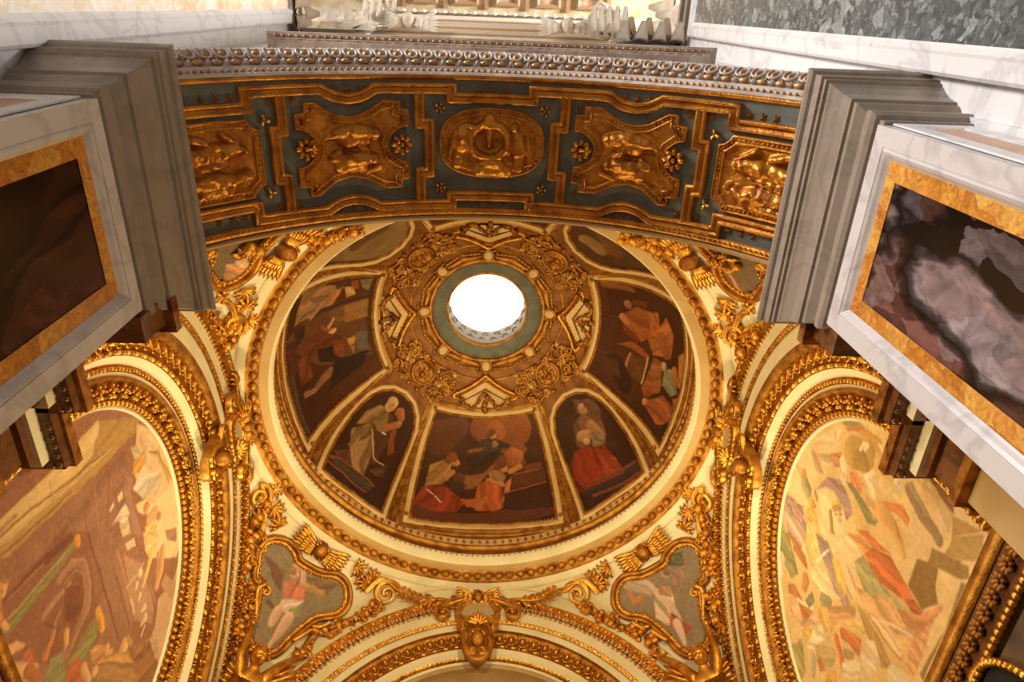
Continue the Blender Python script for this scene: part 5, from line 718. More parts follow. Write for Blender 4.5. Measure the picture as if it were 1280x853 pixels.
def frames(T, ch, P, w):
    P = dres(P); ar = sum(P[i-1][0]*P[i][1]-P[i][0]*P[i-1][1] for i in range(len(P))); P = P if ar < 0 else P[::-1]   # clockwise: positive offsets lie outside
    b = MB(); mold(b, ch, P, [(-.01, 0), (-.005, .03), (.02, .035), (.035, .02)]); beads(b, ch, P, .05, .014, True, .035, 5, 3); b.build('inner_gilded_moulding', GOLDM, T)
    b = MB(); mold(b, ch, P, [(.035, .02), (.04, .03), (w, .03), (w+.005, .0)]); b.build('cream_border', DCREAM, T)
    return P
for azd, (nm, st) in dirs.items():
    ch = Dome(azd); T = thing('dome_fresco', text[azd], 'fresco', ch.lift(0, 6, 0))
    paint('painting', ch, dres(AREA), st if azd != 270 else [], dbg('34180a', '4c240e'), T, 230, MD, .009, .03, PAINTD, .004, azd, light=LIGHT_D, glaze=('5a2a0e', .35))
    P = frames(T, ch, AREA, .125)
    b = MB(); mold(b, ch, P, [(.125, 0), (.13, .035), (.15, .04), (.19, .015), (.21, .02), (.23, .0)]); beads(b, ch, P*[1.145, 1]+[0, .0], .07, .02, True, .02, 5, 3); b.build('outer_gilded_moulding', GOLDM, T)
    for u, v in ((-25.4, 6.4), (25.4, 6.4), (-27.6, 48.8), (27.6, 48.8)): inst(ROS, 'corner_rosette', T, onchart(ch, u, v, .03))
for azd, nm, st in ((135, 'far left', DOME_FL), (45, 'far right', DOME_FR), (225, 'near left', []), (315, 'near right', [])):
    ch = Dome(azd); T = thing('dome_fresco', {135: 'narrow arched dome fresco of a standing nun in a pale habit', 45: 'narrow arched dome fresco of a seated woman in dark red', 225: 'narrow arched dome fresco at the near left, only its rounded top in view', 315: 'narrow arched dome fresco at the near right, only its rounded top in view'}[azd], 'fresco', ch.lift(0, 4, 0))
    bgf = dbg('2a140a', '3a1c0c') if azd < 200 else dbg('4a3010', '9a7840' if azd == 225 else '3a2010')
    xtra = [] if azd < 200 else [('c', '7a5a28', [(-3., 40., 2.6), (3, 38, 3.)]), ('c', '5a3818', [(4, 32, 4.), (-5, 30, 3.)])]
    paint('painting', ch, dres(DIAG), st+xtra, bgf, T, 180, MD, .009, .03, PAINTD, .004, azd, light=LIGHT_D, glaze=('5a2a0e', .35))
    frames(T, ch, DIAG, .10)
# ribs, tooth bands and lower friezes belong to the dome itself
DOM = bpy.data.objects['ceiling_dome']
for k in range(8):
    ch = Dome(45*k+22.5); u0 = 6.8 if k % 2 == 0 else -6.8
    b = MB(); L = dres([(u0, 2.5), (u0, 30), (u0*1.0, 46)], False)
    mold(b, ch, L, [(-.05, 0), (-.045, .03), (-.025, .035), (-.02, .012), (.02, .012), (.025, .035), (.045, .03), (.05, 0)], False)
    beads(b, ch, L, .075, .02, False, .012, 5, 3)
    b.build('gilded_rib', GOLDM, DOM)
b = MB()
for k in range(150): b.ell(D0.lift(k*2.4, .2, .01), [[.03, 0, 0], [0, .03, 0], [0, 0, .045]], 5, 3)
U, V = np.meshgrid(np.arange(0, 360, 3.), np.array([-3.4, -3., -2.2, -1.6, -1.2]), indexing='ij'); b.grid(D0.lift(U, V, np.array([0, .05, .06, .03, 0])), cu=True); b.build('tooth_band', GOLDM, DOM, kind='stuff')
b = MB(); U, V = np.meshgrid(np.arange(0, 360, 3.), np.array([-1.2, .6, 1.6]), indexing='ij'); b.grid(D0.lift(U, V, .004), cu=True); b.build('tooth_band_ground', DCREAM, DOM)
for k in range(8):
    ch = Dome(45*k); w = 19 if k % 2 == 0 else 8.5; e = 3.4 if k % 2 == 0 else 1.9
    b = MB(); mold(b, ch, dres([(-w, e-.2), (0, e+.7 if k % 2 == 0 else e+.3), (w, e-.2)], False), [(-.06, 0), (-.055, .03), (-.035, .03), (-.03, .012), (.03, .012), (.035, .03), (.055, .03), (.06, 0)], False); b.build('small_frieze', GOLDM, DOM)
# crown of the dome: shields with wings, medallions, pediments and strapwork
def spiral(c, r, turns, a0, d, n=26, tail=None): t = np.linspace(0, turns*2*np.pi, n); q = r*(1-t/t[-1]*.82); return [(c[0]+q_*math.cos(a0+d*t_)/math.cos(math.radians(min(c[1], 66)))*1., c[1]+q_*math.sin(a0+d*t_)) for t_, q_ in zip(t, q)]
where = {0: 'right', 45: 'far right', 90: 'far', 135: 'far left', 180: 'left', 225: 'near left', 270: 'near', 315: 'near right'}
b = MB(); U, V = np.meshgrid(np.arange(0, 360, 3.), np.array([62.6, 62.8, 63.3, 63.5]), indexing='ij'); b.grid(D0.lift(U, V, np.array([0, .03, .03, 0])), cu=True); b.build('gilded_circle', GOLDM, DOM)
for azd, w in where.items():
    ch = Dome(azd)
    T = thing('winged_shield', f'small cream shield with gold wings on the {w} side of the oculus', 'shield', ch.lift(0, 68, 0), 'winged shields around the oculus')
    b = MB(); c = ch.lift(0, 68.1, .03); M = onchart(ch, 0, 68.1, .03); ex, ey, ez = [np.array(M.col[i][:3]) for i in range(3)]; b.ell(c, [ex*.085, ey*.10, ez*.03], 10, 6); b.build('shield_plate', DCREAM, T)
    b = MB()
    t = np.linspace(0, 2*np.pi, 24); b.tube(c+np.outer(np.cos(t)*.10, ex)+np.outer(np.sin(t)*.12, ey)+ez*.01, .018, 6)
    for s in (-1, 1):
        for f in (-1, 1): t = np.linspace(0, 5, 14); q = .05*(1-t/7); b.tube(c+np.outer(s*(.10+q*np.cos(t)), ex)+np.outer(f*(.09+q*np.sin(t)), ey)+ez*.02, .014, 5)
    b.build('scroll_frame', GOLDM, T)
    for s in (-1, 1):
        b = MB()
        for j in range(6):
            x0 = s*(.14+.06*j); y = -.02-.012*j; p = c+ex*x0+ey*y; d = ex*s*.8-ey*(.35+.08*j); d /= np.linalg.norm(d); b.ell(p+d*.07, [d*.13, np.cross(ez, d)*.042, ez*.035], 7, 4)
        for j in range(5):
            x0 = s*(.13+.07*j); p = c+ex*x0+ey*(.05-.01*j); d = ex*s; b.ell(p+d*.03, [d*.06, ey*.03, ez*.04], 6, 4)
        b.build('wing', GOLDM, T)
for azd in (45, 135, 225, 315):
    ch = Dome(azd); w = where[azd]
    T = thing('medallion', f'round gold medallion with a relief head on the {w} side of the dome crown', 'medallion', ch.lift(0, 57.5, 0), 'gold medallions in the dome crown')
    M = onchart(ch, 0, 57.6, .03); c, ex, ey, ez = [np.array(M.col[i][:3]) for i in (3, 0, 1, 2)]; pl = Plane(c, ex, ey, ez)
    t = np.linspace(0, 2*np.pi, 30, endpoint=False); R = np.c_[np.cos(t), np.sin(t)]*.21
    b = MB(); mold(b, pl, R[::-1], [(-.02, -.03), (-.015, .03), (.01, .045), (.03, .02), (.035, -.04)]); beads(b, pl, R*.9, .05, .014, True, .03, 5, 3); b.build('rim', GOLDM, T)
    cf = capsules([(-.0, .05, .055, .0, .07, .05, .07), (0, -.02, .03, 0, -.08, .06, .05), (-.02, -.11, .05, .1, -.12, .04, .04), (-.1, 0, .03, -.09, .1, .02, .03), (.1, 0, .02, .1, .08, .03, .03)])
    b = MB(); relief(b, pl, R*.96, lambda U, V: cf(U, V)+.01*vnoise(U+3, V+3, 30, azd), 40, 40); b.build('relief_head', GOLDM, T)
    for s in (-1, 1):   # strapwork volutes on cream fields on both sides
        b = MB(); fill(b, ch, [(s*13, 55.0), (s*17, 57.8), (s*20, 61.5), (s*13, 62), (s*11, 59)] if s > 0 else [(-13, 55.0), (-11, 59), (-13, 62), (-20, 61.5), (-17, 57.8)], .012); b.build('cream_field', DCREAM, DOM, False)
        for cu, cv, q in ((19.3, 57.4, 1.3), (9, 61.6, 1.1), (16.5, 50.6, 1.1), (20.8, 62.2, 1.0)):
            b = MB(); fill(b, ch, [(s*cu+q*1.6*math.cos(t)*(1 if s > 0 else 1), cv+q*math.sin(t)) for t in np.arange(0, 6.2, 1.05)], .013); b.build('cream_field', DCREAM, DOM, False)
        b = MB(); fill(b, ch, [(s*4, 51.5), (s*8.5, 50.6), (s*9, 53), (s*6, 54)], .012); b.build('cream_field', DCREAM, DOM, False)
        b = MB()
        for (cu, cv, r, a0, d) in ((s*15.5, 60.2, 2.0, 0, s), (s*12, 54.2, 1.6, 2, -s), (s*17.5, 57, 1.5, 4, s), (s*7.2, 52.2, 1.3, 1, s), (s*20.5, 60.6, 1.2, 3, -s), (s*19.5, 55.4, 1.3, 5, s), (s*14.6, 50.9, 1.1, 0, s), (s*6, 62.2, 1.0, 2, -s), (s*11.5, 57.6, .9, 1, s), (s*17, 52.6, 1.0, 4, -s)):
            S_ = np.array(spiral((cu, cv), r, 1.6, a0, d)); b.tube(ch.lift(S_[:, 0], S_[:, 1], .035), np.linspace(.028, .016, len(S_)), 6)
        for (P_) in ([(s*9.5, 56), (s*13, 57.5), (s*17, 61.5)], [(s*10, 60), (s*15, 63), (s*21, 63.3)], [(s*5, 52), (s*11, 51.2), (s*14, 49.5)], [(s*11, 53), (s*16, 54.5), (s*19, 53)]):
            Q = crom(P_, 6); b.tube(ch.lift(Q[:, 0], Q[:, 1], .03), .025, 6)
        for (u, v) in ((s*9.6, 53.4), (s*19, 59.6), (s*10.6, 61.6), (s*13.6, 51.4), (s*3.2, 51.3), (s*21.6, 58), (s*16.4, 62.4), (s*3.4, 62.6), (s*18.2, 53.6)): b.ell(ch.lift(u, v, .03), .045, 7, 5)
        b.build('strapwork', GOLDM, DOM, kind='stuff')
for azd in (0, 90, 180, 270):
    ch = Dome(azd); w = where[azd]
    T = thing('pediment', f'small gilded pediment with a fruit festoon above the {w} dome fresco', 'pediment', ch.lift(0, 53, 0), 'gilded pediments in the dome crown')
    L = dres([(-19.5, 56.2), (0, 64.6), (19.5, 56.2)], False)
    b = MB(); mold(b, ch, L, [(-.03, 0), (-.028, .07), (0, .09), (.02, .085), (.025, .05), (.05, .04), (.055, .0)][::-1], False)
    for s in (-1, 1): mold(b, ch, dres([(s*19.5, 56.2), (s*20.5, 54.9), (s*16, 54.6)], False), [(-.02, 0), (-.015, .06), (.015, .06), (.02, 0)], False)
    beads(b, ch, L-[0, 1.7], .06, .02, False, .03, 5, 3); b.build('raking_cornice', GOLD, T)
    b = MB(); fill(b, ch, [(-16, 55.8), (0, 62.2), (16, 55.8), (12, 55.4), (0, 60), (-12, 55.4)], .02); b.build('cream_soffit', DCREAM, T, False)
    b = MB(); fill(b, ch, [(-13, 54.4), (0, 59), (13, 54.4), (14, 52), (-14, 52)], .015); b.build('cream_field', DCREAM, T, False)
    b = MB()
    for s in (-1, 1):
        Q = crom([(s*15, 55.2), (s*11.5, 52.9), (s*7, 52.6), (s*2, 57)], 7)
        for j, (u, v) in enumerate(Q): b.ell(ch.lift(u+random.uniform(-.6, .6), v+random.uniform(-.4, .4), .05), random.uniform(.03, .055), 6, 4)
    for j in range(9): b.ell(ch.lift(random.uniform(-1.2, 1.2), 51.6+j*.75, .06), random.uniform(.035, .06), 6, 4)
    b.build('festoon', GOLDD, T, kind='stuff')
    for s in (-1, 1):
        b = MB(); S_ = np.array(spiral((s*22.5, 57.5), 1.7, 1.5, 2, -s)); b.tube(ch.lift(S_[:, 0], S_[:, 1], .035), .024, 6); b.build('volute', GOLDM, T)
# ================================================================ LUNETTE FRESCOS
LIGHT_R, LIGHT_L, LIGHT_P = (1.08, .98, .62), (1.12, 1.0, .64), (1.1, 1.0, .62)
ta = np.linspace(0, math.pi, 48)
LUN = [(-1.72, -1.05)] + [(-1.72*math.cos(a), 1.72*math.sin(a)) for a in ta] + [(1.72, -1.05)]
RLC, LLC = off(WALL_R, -.245), off(WALL_L, -.245)
def grad(c0, c1, c2, sd): return lambda X, Y: lin(c0)+(lin(c1)-lin(c0))*vnoise(X+9, Y+9, 1.3, sd)[:, None]+(lin(c2)-lin(c0))*.6*np.clip(vnoise(X+7, Y+7, 4, sd+1)-.4, 0, 1)[:, None]
tag(paint('lunette_fresco', RLC, LUN, FRESCO_R, grad('ecc57e', 'dfb068', 'd09c54', 3), None, 330, (1, 1), .010, .022, seed=3, light=LIGHT_R, glaze=('e0ac5c', .38)), 'lunette fresco of a woman in a red mantle, on the right wall', 'fresco')
tag(paint('lunette_fresco', LLC, LUN, FRESCO_L, grad('a86c4a', '9a5f40', 'b8845a', 8), None, 330, (1, 1), .010, .022, seed=8, light=LIGHT_L, glaze=('b47a42', .32)), 'lunette fresco of violet painted architecture with small angels, on the left wall', 'fresco')
# ================================================================ SCULPTED PIECES
def head_verts(r, nu=32, nv=26):             # a face: +Z looks out, +Y is up
    V = []; F = []
    for i in range(nv+1):
        for j in range(nu):
            t, p = math.pi*i/nv, 2*math.pi*j/nu; x, y, z = math.sin(t)*math.sin(p), math.cos(t), math.sin(t)*math.cos(p); s = 1.
            g = lambda cx, cy, w, h=None: math.exp(-((x-cx)/w)**2-((y-cy)/(h or w))**2) if z > 0 else 0
            s += .15*g(0, -.12, .09, .2)+.07*g(0, -.22, .13, .08)-.17*(g(.30, .04, .12, .09)+g(-.30, .04, .12, .09))+.06*(g(.30, .03, .06, .05)+g(-.30, .03, .06, .05))+.05*(g(.3, .22, .2, .07)+g(-.3, .22, .2, .07))
            s += .05*(g(.42, -.28, .2)+g(-.42, -.28, .2))+.06*g(0, -.46, .16, .06)-.12*g(0, -.53, .16, .035)+.04*g(0, -.6, .14, .05)+.08*g(0, -.85, .25)
            V.append((x*s*r*.84, y*s*r*1.08, z*s*r*.92))
    for i in range(nv):
        for j in range(nu): k = (j+1) % nu; F.append((i*nu+j, (i+1)*nu+j, (i+1)*nu+k, i*nu+k))
    return np.array(V), F
def basis(M): return [np.array(M.col[i][:3]) for i in (3, 0, 1, 2)]
def place(V, c, ex, ey, ez): return np.asarray(V) @ np.array([ex, ey, ez]) + c
def upbasis(ch, u, v, h):                    # local frame whose y axis points up the wall
    c = ch.lift(u, v, h); n = ch.lift(u, v, h+.01)-c; n /= np.linalg.norm(n); up = np.array([0, 0, 1.])-n*n[2]; up /= np.linalg.norm(up); return c, np.cross(up, n), up, n
def curls(b, c, ex, ey, ez, r, n=26, seed=1):
    rs = random.Random(seed)
    for k in range(n):
        a = rs.uniform(-.2, math.pi+.2); e = rs.uniform(-.1, 1.1); d = ex*math.cos(a)*math.cos(e)+ey*math.sin(a)*math.cos(e)-ez*math.sin(e)*.8+ey*.25
        d /= np.linalg.norm(d); b.ell(c+d*r*1.0, r*rs.uniform(.2, .32), 6, 4)
def feather_wing(b, c, ex, ey, ez, s, size):
    for row, (m, l, w) in enumerate(((7, 1.0, .16), (6, .62, .15), (5, .36, .15))):
        for j in range(m):
            a = math.radians(-16+7*j-3*row); d = ex*s*math.cos(a)+ey*math.sin(a)*.8; d /= np.linalg.norm(d); o = c+ex*s*(.22*size)+ey*(-.16+.07*j)*size*.8+ez*(.02*row+.01)
            b.ell(o+d*l*size*.5, [d*l*size*.5, np.cross(ez, d)*w*size*.55, ez*.03*size+ez*.01*row], 7, 4)
def tilt(B, deg): c, x, y, z = B; a = math.radians(deg); return c, x, y*math.cos(a)+z*math.sin(a), z*math.cos(a)-y*math.sin(a)
def cherub(ch, u, v, size, label, group=None, m=None, h=.10, dip=12):
    c, ex, ey, ez = tilt(upbasis(ch, u, v, h), dip); T = thing('cherub_head', label, 'cherub', c, group)
    V, F = head_verts(size); b = MB(); b.add(place(V, c, ex, ey, ez), F); b.build('head', m or GOLDM, T)
    b = MB(); curls(b, c, ex, ey, ez, size); b.build('curly_hair', m or GOLD, T)
    for s in (-1, 1): b = MB(); feather_wing(b, c-ey*size*.35-ez*.04, ex, ey, ez, s, size*3.4); b.build('wing', m or GOLD, T)
    return T
FRU = []
for kind in range(4):
    b = MB()
    if kind == 0: b.ell((0, 0, 0), 1., 10, 7); b.ell((0, 0, .95), .22, 6, 4)
    elif kind == 1: b.ell((0, 0, 0), [[.85, 0, 0], [0, .85, 0], [0, 0, 1.15]], 10, 7); [b.ell((.3*math.cos(a), .3*math.sin(a), 1.2), [[.14, 0, .1], [0, .14, 0], [0, 0, .28]], 5, 3) for a in np.arange(5)*1.257]
    elif kind == 2:
        rs = random.Random(4)
        for k in range(16): q = rs.uniform(0, 1); a = rs.uniform(0, 6.28); b.ell((.75*(1-q*.6)*math.cos(a), .75*(1-q*.6)*math.sin(a), q*1.3-.5), .36, 6, 4)
    else:
        for k in range(7): a = k*.897; b.ell((.6*math.cos(a), .6*math.sin(a), 0), [[.45*math.cos(a), .45*math.sin(a), .2], [-.3*math.sin(a), .3*math.cos(a), 0], [0, 0, .3]], 6, 4)
        b.ell((0, 0, .2), .4, 7, 5)
    me = bpy.data.meshes.new('fruit'); me.from_pydata(np.concatenate(b.V).tolist(), [], b.F); me.polygons.foreach_set('use_smooth', [True]*len(me.polygons)); me.materials.append(GOLD); FRU.append(me)
b = MB(); t = np.linspace(0, 1, 7); w = np.sin(t*math.pi)**.7*.42; P = np.stack([A3(-w, 2*t-1, .25*np.sin(t*3)), A3(0*t, 2*t-1, .12+.25*np.sin(t*3)), A3(w, 2*t-1, .25*np.sin(t*3))], 1); b.grid(P)
b.grid(P-[0, 0, .06]); LEAFM = bpy.data.meshes.new('leaf'); LEAFM.from_pydata(np.concatenate(b.V).tolist(), [], b.F); LEAFM.materials.append(GOLD); LEAFM.polygons.foreach_set('use_smooth', [True]*len(LEAFM.polygons))
def rotM(rs): return Matrix.Rotation(rs.uniform(0, 6.28), 4, 'Z') @ Matrix.Rotation(rs.uniform(0, 1.2), 4, 'X')
def garland(ch, line, label, group, n, wid=.09, r=.055, seed=1, h0=.03):
    rs = random.Random(seed); Q = crom(line, 8); P0 = ch.lift(*Q[len(Q)//2], .05); T = thing('fruit_garland', label, 'garland', P0, group)
    b = MB(); b.tube(ch.lift(Q[:, 0], Q[:, 1], .03), wid*.55, 8); b.build('garland_core', GOLDD, T)
    for k in range(n):
        t = (k+.5)/n*(len(Q)-1); i = min(int(t), len(Q)-2); q = Q[i]+(Q[i+1]-Q[i])*(t-i); a = rs.uniform(0, 6.28); d = wid*math.sqrt(rs.random()); m = FRU[rs.choice((0, 0, 1, 2, 2, 3))]
        M = onchart(ch, q[0]+d*math.cos(a), q[1]+d*math.sin(a), h0+(wid-d)*.9+.02, rs.uniform(0, 6)) @ rotM(rs); inst(m, 'fruit', T, M @ Matrix.Scale(r*rs.uniform(.75, 1.25), 4))
    for k in range(n//3):
        t = rs.uniform(0, len(Q)-1.01); q = Q[int(t)]; a = rs.uniform(0, 6.28); M = onchart(ch, q[0]+wid*1.05*math.cos(a), q[1]+wid*1.05*math.sin(a), .05, a) @ Matrix.Rotation(.5, 4, 'X'); inst(LEAFM, 'leaf', T, M @ Matrix.Scale(.085, 4))
    return T
def ribbon_scroll(b, ch, c, r, turns, a0, d, w=.06, tail=None, asp=1.0, h=.05):
    t = np.linspace(0, turns*2*math.pi, int(22*turns)); q = r*(1-.86*t/t[-1]); L = np.c_[c[0]+q*np.cos(a0+d*t), c[1]+asp*q*np.sin(a0+d*t)]
    if tail is not None: L = np.vstack([crom(np.vstack([tail, L[:1]]), 6)[:-1], L])
    f = np.linspace(1, .45, len(L)); P = ch.lift(L[:, 0], L[:, 1], h*.4); N = ch.lift(L[:, 0], L[:, 1], h*.4+.01)-P; N /= np.linalg.norm(N, axis=1, keepdims=True)
    T_ = np.gradient(P, axis=0); T_ /= np.linalg.norm(T_, axis=1, keepdims=True)+1e-9; S = np.cross(N, T_)
    pr = [(-.5, -.3), (-.5, .9), (-.25, 1.), (0, .55), (.25, 1.), (.5, .9), (.5, -.3)]
    b.grid(P[:, None]+S[:, None]*np.array([x for x, y in pr])[None, :, None]*(w*f)[:, None, None]+N[:, None]*np.array([y for x, y in pr])[None, :, None]*(h*(.7+.6*(1-f)))[:, None, None])
    b.ell(ch.lift(c[0], c[1], h), r*.17+.01, 8, 5)
def acanthus(b, ch, c, size, a0, n=5, spread=1.6, h=.03):
    for k in range(n):
        a = a0-spread/2+spread*k/(n-1); l = size*(1-.35*abs(k-(n-1)/2)/((n-1)/2)); Q = crom([c, (c[0]+l*.6*math.cos(a), c[1]+l*.6*math.sin(a)), (c[0]+l*math.cos(a+.25*np.sign(k-(n-1)/2+.01)), c[1]+l*math.sin(a+.25*np.sign(k-(n-1)/2+.01)))], 6)
        b.tube(ch.lift(Q[:, 0], Q[:, 1], h+.03*np.sin(np.linspace(0, 3.1, len(Q)))), np.interp(np.linspace(0, 1, len(Q)), [0, .5, 1], [.014, .028, .010]), 6)
corners = {(1, 1): 'far left', (-1, 1): 'far right', (1, -1): 'near left', (-1, -1): 'near right'}
subj = {(1, 1): 'pendentive fresco of a winged angel in red and green', (-1, 1): 'pendentive fresco of a winged angel in cream robes with arms spread', (1, -1): 'pendentive fresco of an orange robed figure partly hidden by the left impost', (-1, -1): 'pendentive fresco of a reddish figure partly hidden by the right impost'}
stk = {(1, 1): PEND_FL, (-1, 1): PEND_FR, (1, -1): PEND_NL, (-1, -1): PEND_NR}
for (mx, my), w in corners.items():
    ch = Pend(mx, my); O = crom(CART, 3, True)
    if sum(O[i-1][0]*O[i][1]-O[i][0]*O[i-1][1] for i in range(len(O))) > 0: O = O[::-1]
    T = thing('pendentive_fresco', subj[mx, my], 'fresco', ch.lift(-.2, .5, 0))
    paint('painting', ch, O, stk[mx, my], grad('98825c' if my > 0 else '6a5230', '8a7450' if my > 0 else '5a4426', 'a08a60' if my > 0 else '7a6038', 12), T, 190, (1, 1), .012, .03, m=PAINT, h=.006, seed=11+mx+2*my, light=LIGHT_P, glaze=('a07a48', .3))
    b = MB(); mold(b, ch, O, [(-.01, 0), (-.005, .02), (.03, .03), (.045, .02)], True); beads(b, ch, O, .055, .02, True, .028, 6, 4); b.build('tooth_moulding', GOLD, T)
    b = MB(); mold(b, ch, O, [(.045, .02), (.05, .06), (.085, .075), (.11, .06), (.115, .02), (.125, 0)], True); b.build('gilded_frame', GOLDM, T)
    cherub(ch, *CHERUB_P[0], .115, f'gilded cherub head with wings above the {w} pendentive fresco', 'cherubs on the pendentive frescos')
    # volutes at the upper corners and leafy scrollwork
    for (c, r, a0, d, tl), nm in (((SCROLL_A[0], .17, 2.2, -1, [(-1.05, 1.02), (-1.13, 1.2)]), 'ring'), ((SCROLL_B[0], .19, .6, 1, [(.75, 1.10), (.86, 1.36)]), 'arch')):
        if nm == 'arch' and my < 0: continue
        T = thing('scroll_volute', f'gilded volute of the {w} pendentive beside the ' + ('dome ring' if nm == 'ring' else 'far arch'), 'volute', ch.lift(*c, 0))
        b = MB(); ribbon_scroll(b, ch, c, r, 1.7, a0, d, .075, tl, h=.07); b.build('ribbon', GOLD, T)
        b = MB(); acanthus(b, ch, (c[0]+(.25 if nm == 'ring' else -.3), c[1]+.0), .22, 0 if nm == 'ring' else 3.1, 6, 2.4); b.build('acanthus_leaf', GOLD, T)
    T = thing('leaf_scrollwork', f'gilded leaf scrollwork filling the {w} pendentive under the dome ring', 'scrollwork', ch.lift(-.9, 1.3, 0))
    for (c, s, a) in (((-.86, 1.22), .2, 2.6), ((-.98, 1.05), .18, 4.2), ((.42, 1.33), .22, .2), ((.75, 1.30), .2, 2.8), ((-1.25, 1.52), .2, 1.2), ((-.62, .30), .14, 3.4)):
        b = MB(); acanthus(b, ch, c, s, a, 6, 2.6, .02); b.build('acanthus_leaf', GOLD, T)
    for (c, r, a0, d) in (((-.9, .86), .07, 0, 1), ((.6, 1.2), .08, 1, -1), ((-1.12, 1.36), .08, 3, 1), ((-.5, .46), .06, 2, -1)):
        b = MB(); ribbon_scroll(b, ch, c, r, 1.4, a0, d, .035, h=.04); b.build('small_scroll', GOLD, T)
    if my > 0:
        for j, (ln, n, what) in enumerate(((GARL_A, 26, 'upper garland beside the side arch'), (GARL_B, 18, 'lower garland beside the side arch'), (GARL_C, 28, 'garland hanging from the far arch volute'), (GARL_D, 16, 'lower garland over the far arch'))):
            garland(ch, ln, f'gilded fruit {what}, {w} corner', 'gilded fruit garlands', n, .105, .064, 10+j+5*mx)
        # ribbons binding the frame
        Tn = thing('frame_ribbon', f'gilded strap binding the foot of the {w} pendentive fresco', 'ribbon', ch.lift(.2, .2, 0))
        for P_ in ([(-.60, .52), (-.64, .40), (-.47, .12), (-.45, .0)], [(.30, .36), (.42, .42), (.50, .52)], [(.16, .08), (.30, .30)]):
            b = MB(); Q = crom(P_, 7); b.tube(ch.lift(Q[:, 0], Q[:, 1], .09), .035, 7); b.build('strap', GOLD, Tn)
    else:
        for j, (ln, n, what) in enumerate((([(-1.598, 1.40), (-1.50, 1.25), (-1.40, 1.08), (-1.36, .92)], 34, 'thick garland under the impost'), (N_GARL2, 30, 'garland half hidden behind the arch edge'), (N_GARL3, 14, 'bunch of grapes over the fresco'))):
            garland(ch, ln, f'gilded fruit {what}, {w} corner', 'gilded fruit garlands', n, .12 if j == 0 else .09, .06, 30+j+5*mx)
# ---- keystone masks and oval cartouches
def keystone(ch, u, v, who, sc=1.):
    c, ex, ey, ez = upbasis(ch, u, v, .06); pl = Plane(c, ex*sc, ey*sc, ez*sc)
    T = thing('keystone_mask', f'gilded mask between scrolls on the keystone of the {who} arch', 'mask', c, 'keystone masks')
    c, ex, ey, ez = tilt((c, ex, ey, ez), 50); b = MB(); V, F = head_verts(.092*sc); b.add(place(V, c+ez*.11+ey*.02, ex, ey, ez), F); b.build('head', GOLDM, T)
    b = MB(); curls(b, c+ez*.07+ey*.04, ex, ey, ez, .095*sc, 24); b.build('curly_hair', GOLD, T)
    for s in (-1, 1):
        b = MB(); ribbon_scroll(b, pl, (s*.20, .16), .07, 1.5, 1.6-1.6*s, s, .055, [(s*.10, -.26), (s*.17, -.12), (s*.15, .02)], h=.06); ribbon_scroll(b, pl, (s*.075, -.22), .06, 1.3, 3.1 if s < 0 else 0, -s, .045, h=.06); b.build('scroll', GOLD, T)
    b = MB(); Q = [(-.16, .2), (-.18, -.1), (-.1, -.28), (0, -.33), (.1, -.28), (.18, -.1), (.16, .2), (0, .26)]; fill(b, pl, crom(Q, 4, True)[::-1], .02); mold(b, pl, crom(Q, 4, True)[::-1], [(-.03, .02), (0, .05), (.03, .03), (.035, -.06)]); b.build('shield', GOLDM, T)
    b = MB(); [b.ell(c+ez*.04+ey*.2+(ex*math.sin(a)+ey*math.cos(a))*.09, [(ex*math.sin(a)+ey*math.cos(a))*.09, (ex*math.cos(a)-ey*math.sin(a))*.028, ez*.04], 7, 4) for a in np.linspace(-1.2, 1.2, 7)]; b.build('palmette', GOLD, T)
